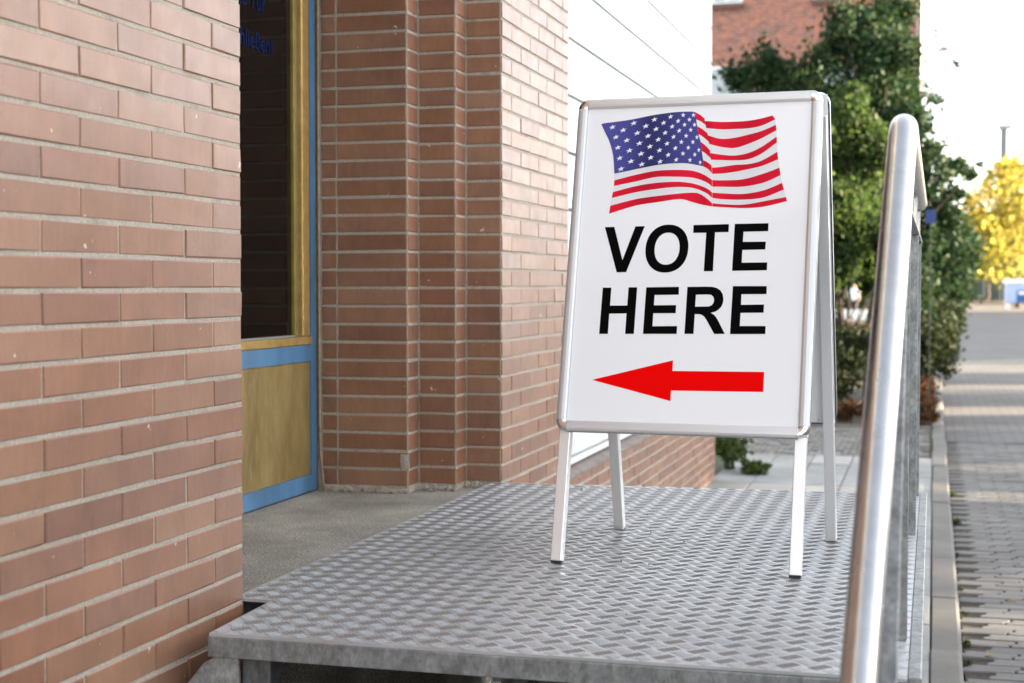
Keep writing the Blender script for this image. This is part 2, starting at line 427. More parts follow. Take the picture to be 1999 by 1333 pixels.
# brick slips: (axis, plane, along0, along1, z0, z1); axis 'x' faces +X, '-y' faces -Y, 'y' faces +Y
CZ, CH, MJ, VJ = 1.838, .0607, .0088, .0045
bricks = []
def rowz(k): return CZ-CH*(k+1)+MJ/2, CZ-CH*k-MJ/2
def run(axis, pl, a0, a1, joints, k):
    z0, z1 = rowz(k)
    js = sorted(j for j in joints if a0+.012 < j < a1-.012)
    e = [a0]+js+[a1]
    for i in range(len(e)-1):
        p = e[i] + (VJ/2 if i > 0 else .0); q = e[i+1] - (VJ/2 if i < len(e)-2 else .0)
        bricks.append((axis, pl, p, q, z0, z1))
for k in range(-24, 31):
    odd = k % 2
    if k >= -38:
        s = 2.813 if odd else 2.693
        run('x', -1.417, -2.2, 2.9425, [s-.2487*i for i in range(30)], k)
        run('y', 2.946, -2.0, -1.4235, [-1.63 if odd else -1.52, -1.88 if odd else -1.77], k)
    if k <= 18:
        run('-y', 4.745, -1.987, -1.6855, [-1.9335], k)
        run('x', -1.680, 4.7505, 4.8465, [], k)
        run('-y', 4.850, -1.6765, -1.5505, [], k)
        run('x', -1.545, 4.8555, 4.9525, [], k)
        run('-y', 4.956, -1.5415, -1.4225, [], k)
    run('x', -1.417, 4.9595, 5.931, [4.956+(.125 if odd else .249)+.249*i for i in range(6)], k)
    if k >= 21: run('x', -1.460, 5.94, 10.54, [5.94+(.125 if odd else .249)+.249*i for i in range(24)], k)
Rm = Matrix.Rotation(YAW,3,'Z') @ Matrix.Rotation(pi/2-PITCH,3,'X'); Ri = Rm.transposed()
def proj(p):
    q = Ri @ (Vector(p)-EYE)
    if q.z > -.05: return None
    return 999.5+FPX*q.x/-q.z, 666.5-FPX*q.y/-q.z
def slip_geo(axis, w, h, var=0):
    rr = random.Random(int(w*10000)*7+var)
    b = .0019; t = .012
    J = lambda s: rr.uniform(-s, s)
    fr = [(-w/2+b,-h/2+b),(w/2-b,-h/2+b),(w/2-b,h/2-b),(-w/2+b,h/2-b)]
    ou = [(-w/2,-h/2),(w/2,-h/2),(w/2,h/2),(-w/2,h/2)]
    L = [(x+J(.0013),J(.0005),z+J(.0012)) for x,z in fr] + [(x+J(.0016),-.0022,z+J(.0013)) for x,z in ou] + [(x,-t,z) for x,z in ou]
    f = [(0,3,2,1)] + [(i,(i+1)%4,4+(i+1)%4,4+i) for i in range(4)] + [(4+i,4+(i+1)%4,8+(i+1)%4,8+i) for i in range(4)]
    if axis == 'x': v = [(y,-x,z) for x,y,z in L]      # outward +Y(local) -> +X
    elif axis == '-y': v = [(-x,-y,z) for x,y,z in L]
    else: v = L
    return v, f
def centre(b):
    ax, pl, a0, a1, z0, z1 = b; m = (a0+a1)/2; z = (z0+z1)/2
    return Vector((pl,m,z)) if ax == 'x' else Vector((m,pl,z))
def area(b):
    ax, pl, a0, a1, z0, z1 = b
    if ax == 'y': return 0
    P = [(pl,a,z) if ax == 'x' else (a,pl,z) for a,z in ((a0,z0),(a1,z0),(a1,z1),(a0,z1))]
    Q = [proj(p) for p in P]
    if None in Q: return 0
    Q = [(min(max(x,0),1999),min(max(y,0),1333)) for x,y in Q]
    return abs(sum(Q[i][0]*Q[(i+1)%4][1]-Q[(i+1)%4][0]*Q[i][1] for i in range(4)))/2
bricks = [(area(b), b) for b in bricks]; bricks.sort(key=lambda t: -t[0])
cache = {}; restb = MB()
for i,(a,b) in enumerate(bricks):
    ax, pl, a0, a1, z0, z1 = b
    c = centre(b); pr = random.uniform(-.0012,.0012)
    if ax == 'x': c.x += pr
    elif ax == '-y': c.y -= pr
    wd = round(a1-a0,4); var = random.randrange(4)
    if i < 300 and a > 0:
        key = (ax, wd, var)
        if key not in cache:
            v, f = slip_geo(ax, wd, z1-z0, var); cache[key] = mesh('brick', v, f, M_brick)
        o = link('brick', cache[key], wall, c)
        o.rotation_euler = (random.gauss(0,.0025), random.gauss(0,.0015), random.gauss(0,.0025))
    else:
        v, f = slip_geo(ax, wd, z1-z0, var); restb.put(([Vector(p)+c for p in v], f))
tag(restb.build('brickwork', M_brick_i, wall), kind='stuff')

# plinth ledge and white panels
M_ledge = plain('ledge_tile', (.17,.135,.115), .6, nz=14, amt=.35)
MB().put(([(-1.525,5.94,.585),(-1.448,5.94,.560),(-1.448,10.55,.560),(-1.525,10.55,.585),(-1.525,5.94,.552),(-1.448,5.94,.548),(-1.448,10.55,.548),(-1.525,10.55,.552)],
          [(0,1,2,3),(7,6,5,4),(0,4,5,1),(1,5,6,2),(2,6,7,3),(3,7,4,0)])).build('ledge', M_ledge, bld)
MB().box(-1.54,-1.492,5.935,10.548,.588,.612).build('bottom_rail', M_whitetrim, bld, bevel=.003)
zs = [.617]+[1.682-.243*i for i in range(3,-1,-1)]+[1.682+.243*i for i in range(1,11)]
for a,b in zip(zs[:-1], zs[1:]):
    MB().box(-1.54,-1.500,5.933,10.546,a+.006,b-.006).build('panel', M_white, bld, bevel=.0025)

MB().box(-1.5290,-1.522,5.936,10.54,.60,4.1).build('groove_shade_sheet', M_greytrim, bld)  # dark sheet added so the joints between the panels read as shade

# the door in its recess (plane X = -2.0, facing the street)
DX = -2.0
door = MB()
door.box(DX-.05,DX+.0,4.676,4.720,.672,2.86); door.box(DX-.05,DX+.0,2.955,3.06,.672,2.86)
door.box(DX-.05,DX+.002,3.06,4.676,.674,.7285); door.box(DX-.05,DX+.0015,3.06,4.676,1.1085,1.163); door.box(DX-.05,DX+.001,3.06,4.676,2.76,2.859)
door = door.build('door', M_blue, bld)
tag(door, 'blue painted door with brass kick plate and dark glass')
add('kick_panel', *box(DX-.02,DX-.004,3.061,4.6755,.729,1.108), M_brass, door)
pane = add('pane', *box(DX-.030,DX-.024,3.10,4.60,1.18,2.775), M_glass, door)
tb = MB(); tb.box(DX-.034,DX-.012,4.575,4.598,1.196,2.75); tb.build('glazing_bead', M_olivetrim, door, bevel=.002)
MB().box(DX-.030,DX-.016,4.5985,4.609,1.192,2.755).build('gasket', M_greytrim, door)
MB().box(DX-.034,DX+.002,4.6095,4.668,1.191,2.758).build('glazing_bead', M_brasstrim, door, bevel=.004, seg=2)
MB().box(DX-.034,DX+.006,3.062,4.6755,1.1635,1.1905).build('glazing_bead', M_brasstrim, door, bevel=.004, seg=2)
MB().box(DX-.034,DX-.010,3.10,4.574,1.191,1.1975).build('gasket', M_greytrim, door)
MB().box(DX-.034,DX-.002,3.06,3.10,1.191,2.758).build('glazing_bead', M_brasstrim, door, bevel=.004)
MB().box(DX-.03,DX-.004,2.96,4.72,.668,.6735).build('gap_strip', M_darkgap, door)
MB().box(DX-.06,DX-.012,4.7205,4.7285,.668,2.86).build('gap_strip', M_darkgap, bld)
MB().box(DX-.06,DX-.002,4.729,4.7405,.668,2.86).build('door_jamb', plain('jamb_paint',(.16,.12,.085),.55,nz=30,amt=.4), bld)
bead = MB(); bead.tube([(DX+.006,4.7335,2.8),(DX+.006,4.7335,1.6),(DX+.007,4.733,.90),(DX+.010,4.731,.80),(DX+.019,4.728,.72),(DX+.026,4.724,.672)], .0042, 8)
bead.build('sealant_bead', M_cable, bld, smooth=True)
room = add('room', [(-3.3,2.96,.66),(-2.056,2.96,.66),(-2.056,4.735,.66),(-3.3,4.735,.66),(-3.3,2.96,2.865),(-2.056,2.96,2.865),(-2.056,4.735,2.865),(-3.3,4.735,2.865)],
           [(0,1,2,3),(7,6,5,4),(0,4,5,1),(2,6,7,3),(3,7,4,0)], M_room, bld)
# blue lettering on the glass
def text_obj(body, size, y_right, z_base, name, parent, mat, xp):
    cu = bpy.data.curves.new('tmp','FONT'); cu.body = body; cu.size = size; cu.align_x = 'RIGHT'; cu.offset = size*.018; cu.resolution_u = 3
    to = bpy.data.objects.new('tmp', cu); COL.objects.link(to)
    bpy.context.view_layer.update()
    me = bpy.data.meshes.new_from_object(to.evaluated_get(bpy.context.evaluated_depsgraph_get()))
    v = [(xp, y_right + p.co.x, z_base + p.co.y) for p in me.vertices]; f = [tuple(p.vertices) for p in me.polygons]
    bpy.data.objects.remove(to); bpy.data.curves.remove(cu); bpy.data.meshes.remove(me)
    return add(name, v, f, mat, parent)
text_obj('die Tür', .076, 4.385, 2.212, 'lettering', door, M_bluetext, DX-.0225)
text_obj('schließen!', .076, 4.440, 2.090, 'lettering', door, M_bluetext, DX-.0225)

# landing and crumbs
tag(add('landing', *box(-2.06,-1.4485,2.93,4.975,-.05,.668), M_conc), kind='structure')
cr = MB()
def crumb(x, y, z, s):
    pts = [Vector((random.gauss(0,1),random.gauss(0,1),random.gauss(0,.7))).normalized()*s*random.uniform(.7,1.2) for _ in range(6)]
    bm = bmesh.new()
    for p in pts: bm.verts.new(p)
    bmesh.ops.convex_hull(bm, input=bm.verts)
    bm.verts.ensure_lookup_table(); bm.verts.index_update()
    cr.put(([(v.co.x+x, v.co.y+y, v.co.z+z) for v in bm.verts], [tuple(v.index for v in f.verts) for f in bm.faces])); bm.free()
def base_y(x): return 4.742 if x < -1.68 else (4.848 if x < -1.545 else 4.952)
for i in range(420):
    x = random.uniform(-1.985,-1.46); d = abs(random.gauss(0,.022))
    s = random.uniform(.0012,.0042) if i > 60 else random.uniform(.004,.010)
    crumb(x, base_y(x)-.003-d, .668+s*.4, s)
for i in range(70): crumb(random.uniform(-1.96,-1.46), random.uniform(3.0,4.7), .669, random.uniform(.0008,.0025))
tag(cr.build('mortar_crumbs', plain('crumb',(.27,.23,.17),.9,nz=90,amt=.5)), 'pale mortar crumbs along the foot of the brick door jamb', kind='stuff')
skirt = MB()
for (xa,xb) in ((-1.987,-1.676),(-1.684,-1.541),(-1.549,-1.47)):
    n = 14; yb = base_y((xa+xb)/2)
    top = [(xa+(xb-xa)*i/n, random.uniform(.677,.690)) for i in range(n+1)]; v = []; 
    for x,z in top:
        q = random.uniform(.004,.012); v += [(x,yb-q,.667),(x,yb-q*.6,z-.004),(x,yb+.004,z)]
    skirt.put((v, [(3*i+a,3*i+3+a,3*i+4+a,3*i+1+a) for i in range(n) for a in (0,1)]))
tag(skirt.build('mortar_skirt', M_mortar, bld), kind='stuff')

pm = []; pf_ = []                                # grey repair mortar smeared over a broken brick corner
for i in range(7):
    for j in range(5):
        u, v_ = i/6, j/4; e = 4*v_*(1-v_)
        pm.append((-1.708+.030*v_+random.uniform(-.002,.002)*(0<i<6), 4.7445-.0045*e*sin(pi*u)**.5-.0006, .742+.055*u))
for i in range(6):
    for j in range(4): a = i*5+j; pf_.append((a,a+1,a+6,a+5))
add('mortar_patch', pm, pf_, M_mortar, bld, smooth=True)

# ------------------------------------------------------------------ steel platform with its stair
PZ = .69
plat = root('steel_platform', (-.7,3.8,0), 'galvanised steel entrance platform with raised tread plate deck and short stair', 'platform')
POLY = [(-1.341,2.633),(-.036,2.641),(-.036,5.015),(-1.444,4.915),(-1.444,2.948),(-1.352,2.943)]
MB().prism(POLY, PZ-.006, PZ).build('deck_plate', M_tread, plat)
def inside(x, y, m=.004):
    k = False; n = len(POLY)
    for i in range(n):
        (x1,y1),(x2,y2) = POLY[i],POLY[(i+1)%n]
        if (y1 > y) != (y2 > y) and x < (x2-x1)*(y-y1)/(y2-y1)+x1: k = not k
    return k
tv = []; tf = []; gv = []; gf = []
Lb, Wb, Hb = .0290, .0037, .0013
base = [(-.5,0),(-.27,-.5),(.27,-.5),(.5,0),(.27,.5),(-.27,.5)]; top = [(-.30,-.08),(.30,-.08),(.30,.08),(-.30,.08)]
S2 = sqrt(.5)
def tbar(cx, cy, d):          # one raised bar, lying along the plan direction d
    n = len(tv); ex, ey = d; nx, ny = -ey, ex
    for l,wd in base: tv.append((cx+l*Lb*ex+wd*Wb*nx, cy+l*Lb*ey+wd*Wb*ny, PZ-.0003))
    for l,wd in top: tv.append((cx+l*Lb*ex+wd*Wb*nx, cy+l*Lb*ey+wd*Wb*ny, PZ+Hb))
    m_ = len(gv)              # dark rim round each bar foot: dirt, plus painted dark reflection
    for l,wd in base: gv.append((cx+l*Lb*1.05*ex+wd*.0060*nx, cy+l*Lb*1.05*ey+wd*.0060*ny, PZ+.0003))
    gf.append(tuple(m_+i for i in range(6)))
    for f in [(6,7,8,9),(1,2,7,6),(4,5,9,8),(0,1,6),(0,6,9),(0,9,5),(2,3,7),(3,8,7),(3,4,8)]: tf.append(tuple(n+i for i in f))
for i in range(-2, 28):
    for j in range(-8, 38):
        for half in (0,1):
            gx = -1.408+.0556*(i+half*.5); gy = 2.980+.0598*(j+half*.5)
            d, q = ((S2,-S2),(S2,S2)) if half == 0 else ((S2,S2),(S2,-S2))
            for b in range(5):
                o_ = (b-2)*.0083; cx, cy = gx+q[0]*o_, gy+q[1]*o_
                if inside(cx,cy) and inside(cx+d[0]*Lb*.4,cy+d[1]*Lb*.4) and inside(cx-d[0]*Lb*.4,cy-d[1]*Lb*.4): tbar(cx, cy, d)
tag(add('tread_bars', tv, tf, M_bar, plat), kind='stuff')
tag(add('deck_grime_shade', gv, gf, M_grime_shade, plat), kind='stuff')
MB().box(-1.343,-.012,2.6295,2.6365,PZ-.046,PZ-.0062).build('edge_angle', M_galv, plat, bevel=.0015)
MB().box(-.0355,-.0125,2.642,5.03,PZ-.045,PZ+.003).build('edge_angle', M_galv, plat, bevel=.002)
MB().box(-1.441,-.036,4.905,4.912,PZ-.05,PZ-.0065).build('edge_angle', M_galv, plat)
MB().box(-1.443,-1.437,2.96,4.904,PZ-.05,PZ-.0065).build('edge_angle', M_galv, plat)
for x,y in ((-1.262,2.70),(-.11,2.70),(-1.30,4.80),(-.11,4.80)):
    MB().box(x-.03,x+.03,y-.03,y+.03,.0,PZ-.0065).build('leg', galv_mat('weathered_post',.55) if x < -1.2 and y < 3 else M_galv, plat, bevel=.004)
MB().box(-.034,-.028,2.66,4.90,-.01,PZ-.0462).build('shade_skirt', M_galv, plat)  # plate added to keep light out from under the deck
MB().box(-1.40,-.04,4.885,4.892,-.01,PZ-.0512).build('shade_skirt', M_galv, plat)  # back plate, likewise added to darken the space under the deck
g = MB(); gy = 2.6375
gp = [(-1.334,.641),(-1.357,.629),(-1.62+.18,.53),(-1.44,.30),(-1.275,.30),(-1.285,.641)]
n = len(gp); g.put(([(x,gy+.006,z) for x,z in gp]+[(x,gy+.012,z) for x,z in gp], [tuple(range(n)),tuple(range(2*n-1,n-1,-1))]+[(i,i+n,(i+1)%n+n,(i+1)%n) for i in range(n)]))
g.build('gusset_plate', galv_mat('pale_galvanised',1.25), plat)
for x in (-1.30,-.10):
    MB().bar((x,2.62,.55),(x,2.03,.02),.05,.012,(0,1,0)).build('stringer', M_galv, plat)
for i in range(3):
    z = .5175-.1725*i; y1 = 2.622-.19*i
    MB().box(-1.275,-.125,y1-.20,y1,z-.03,z).build('step', M_galv, plat, bevel=.003)
for y in (3.3,4.1): MB().box(-1.43,-.04,y-.02,y+.02,PZ-.055,PZ-.0066).build('cross_beam', M_galv, plat)

# ------------------------------------------------------------------ handrail
rail = root('handrail', (-.05,3.6,PZ), 'brushed stainless handrail with flat bar posts on the edge of the metal platform', 'handrail')
def arc(pts, r, n=6):
    out = [Vector(pts[0])]
    for a,b,c in zip(pts[:-2],pts[1:-1],pts[2:]):
        a,b,c = Vector(a),Vector(b),Vector(c); p = b+(a-b).normalized()*r; q = b+(c-b).normalized()*r
        out += [(1-t)**2*p + 2*t*(1-t)*b + t*t*q for t in [k/n for k in range(n+1)]]
    return out + [Vector(pts[-1])]
top = (-.052,2.665,1.633); end = (-.0450,5.03,1.622)
slope = .905
def down(p, y): return (p[0]-.028*(p[1]-y)/.8, y, p[2]-slope*(p[1]-y))
low = down(top, 1.36)
path = arc([(low[0],1.30,.20),low,top,end], .045, 8)
MB().tube(path, .0236, 24).build('top_rail', M_steel, rail, smooth=True)
bt = (-.0500,2.655,1.500); be = (-.0455,5.03,1.500)
mb = MB(); mb.bar(bt, be, .020, .008); mb.build('flat_bar', M_galv, rail, bevel=.0012)
mb = MB(); mb.bar((bt[0],bt[1]+.004,bt[2]), (bt[0]+.001,1.45,bt[2]-slope*(bt[1]-1.45)), .021, .010, (0,1,1)); mb.build('flat_bar', M_galv, rail, bevel=.0012)
for y in (2.95,4.20,4.99):
    x = -.0510 + .0035*(y-2.95)/2.1
    MB().box(x-.0095,x+.0095,y-.022,y+.022,PZ-.0,1.4958).build('post', M_galv, rail, bevel=.0015)
    MB().box(x-.006,x+.006,y-.010,y+.010,1.5045,1.597).build('bracket', M_steel, rail, bevel=.0015)
p = down(bt, 2.10); MB().box(p[0]-.0095,p[0]+.0095,2.078,2.122,.172,p[2]-.004).build('post', M_galv, rail)
p = down(bt, 2.30); q = down(top, 2.30); MB().bar(p, q, .012, .012, (0,1,0)).build('bracket', M_steel, rail)

# ------------------------------------------------------------------ A-frame sign on the platform
sign = root('a_frame_sign', (-.56,3.774,PZ+.0019), 'white A-frame pavement sign reading VOTE HERE with a flag and a red arrow', 'sign', rz=math.atan2(-.0601,.9982))
BETA = math.atan(.277/1.137); SB, CB = sin(BETA), cos(BETA)
def SP(x, v, n, side=0):
    p = Vector((x, -.295+v*SB-n*CB, v*CB+n*SB))
    return Vector((-p.x,-p.y,p.z)) if side else p
def sadd(name, pts, faces, mat, side=0, parent=None, smooth=False):
    o = add(name, [SP(*p, side) for p in pts], faces, mat, parent or sign, smooth); return o
X0, X1, V0, V1, FWD = -.3125, .3010, .3235, 1.1735, .0275
PROF = [(0,-.014),(0,.002),(.0018,.0055),(.007,.0070),(.014,.0074),(.021,.0066),(.0250,.0050),(.0265,.0006)]
def strip(a, b, inward):
    v = []
    for e in (a,b):
        for d,nn in PROF: v.append((e[0]+inward[0]*d, e[1]+inward[1]*d, nn))
    k = len(PROF)
    flip = (b[0]-a[0])*inward[1]-(b[1]-a[1])*inward[0] < 0
    f = [(i,i+1,i+1+k,i+k) for i in range(k-1)] + [tuple(range(k-1,-1,-1)), tuple(range(k,2*k))]
    return v, [tuple(reversed(q)) for q in f] if not flip else f
def cap(cx, cv, a0):
    v = []; f = []; k = len(PROF); N = 8
    for i in range(N+1):
        a = a0 + (pi/2)*i/N
        for d,nn in PROF:
            r = FWD-d; v.append((cx+r*cos(a), cv+r*sin(a), nn))
    for i in range(N):
        for j in range(k-1): f.append((i*k+j,i*k+j+1,(i+1)*k+j+1,(i+1)*k+j))
    return v, f
def make_side(side):
    i0, i1, w0, w1 = X0+FWD, X1-FWD, V0+FWD, V1-FWD
    v, f = [], []
    o = sadd('backing_board', [(X0+.004,V0+.004,-.0135),(X1-.004,V0+.004,-.0135),(X1-.004,V1-.004,-.0135),(X0+.004,V1-.004,-.0135),(i0-.002,w0-.002,-.0006),(i1+.002,w0-.002,-.0006),(i1+.002,w1+.002,-.0006),(i0-.002,w1+.002,-.0006)],
         [(3,2,1,0),(4,5,6,7),(0,1,5,4),(1,2,6,5),(2,3,7,6),(3,0,4,7)], M_alu if side == 0 else M_poster, side)
    g = .0006
    for a,b,inn in (((i0+g,V1),(i1-g,V1),(0,-1)),((i0+g,V0),(i1-g,V0),(0,1)),((X0,w0+g),(X0,w1-g),(1,0)),((X1,w0+g),(X1,w1-g),(-1,0))):
        v, f = strip(a,b,inn); sadd('frame_profile', v, f, M_alu, side, smooth=False)
        d0 = .0007
        va = [(a[0]-inn[0]*d0, a[1]-inn[1]*d0, -.013),(b[0]-inn[0]*d0, b[1]-inn[1]*d0, -.013),(b[0]-inn[0]*d0, b[1]-inn[1]*d0, -.003),(a[0]-inn[0]*d0, a[1]-inn[1]*d0, -.003)]
        sadd('frame_edge', va, [(0,1,2,3)], M_alu_edge, side)
    for cx,cv,a0 in ((i0,w1,pi/2),(i1,w1,0),(i0,w0,pi),(i1,w0,1.5*pi)):
        v, f = cap(cx,cv,a0); sadd('corner_cap', v, f, M_chrome, side, smooth=True)
    for lx in (-.2940,.2785):
        h = .0134; nb, nf = -.0425, -.0150
        lg = sadd('leg', [(lx-h,.010,nb),(lx+h,.010,nb),(lx+h,.010,nf),(lx-h,.010,nf),(lx-h,1.12,nb),(lx+h,1.12,nb),(lx+h,1.12,nf),(lx-h,1.12,nf)],
             [(3,2,1,0),(4,5,6,7),(0,1,5,4),(1,2,6,5),(2,3,7,6),(3,0,4,7)], M_aluwhite, side)
        bm = bmesh.new(); bm.from_mesh(lg.data); bmesh.ops.recalc_face_normals(bm, faces=bm.faces)
        bmesh.ops.bevel(bm, geom=list(bm.edges), offset=.0018, segments=2, profile=.5, affect='EDGES'); bm.to_mesh(lg.data); bm.free()
        h -= .0004
        pts = [SP(lx-h,.012,nb+.0004,side),SP(lx+h,.012,nb+.0004,side),SP(lx+h,.012,nf-.0004,side),SP(lx-h,.012,nf-.0004,side)]
        bot = [Vector((p.x,p.y,0)) for p in pts]
        ft = add('foot', bot+pts, [(3,2,1,0),(4,5,6,7),(0,1,5,4),(1,2,6,5),(2,3,7,6),(3,0,4,7)], M_rubber, lg)
    return sadd('poster', [(i0-.004,w0-.004,.0),(i1+.004,w0-.004,.0),(i1+.004,w1+.004,.0),(i0-.004,w1+.004,.0)], [(0,1,2,3)], M_poster, side)
poster = make_side(0); make_side(1)
sadd('hinge', [(X0+.06,1.160,-.016),(X0+.13,1.160,-.016),(X0+.13,1.160,-.030),(X0+.06,1.160,-.030),(X0+.06,1.172,-.016),(X0+.13,1.172,-.016),(X0+.13,1.172,-.030),(X0+.06,1.172,-.030)],
     [(3,2,1,0),(4,5,6,7),(0,1,5,4),(1,2,6,5),(2,3,7,6),(3,0,4,7)], M_alu_edge)
for sx in (-.035,-.012):      # screws on the rear board's lower bar
    mbs = MB(); c = SP(X0+.052+sx*.5, V0+.012, -.0145, 1)
    mbs.tube([c, c+Vector((0,-.002,0))], .0022, 8); mbs.build('screw', M_alu_edge, sign)

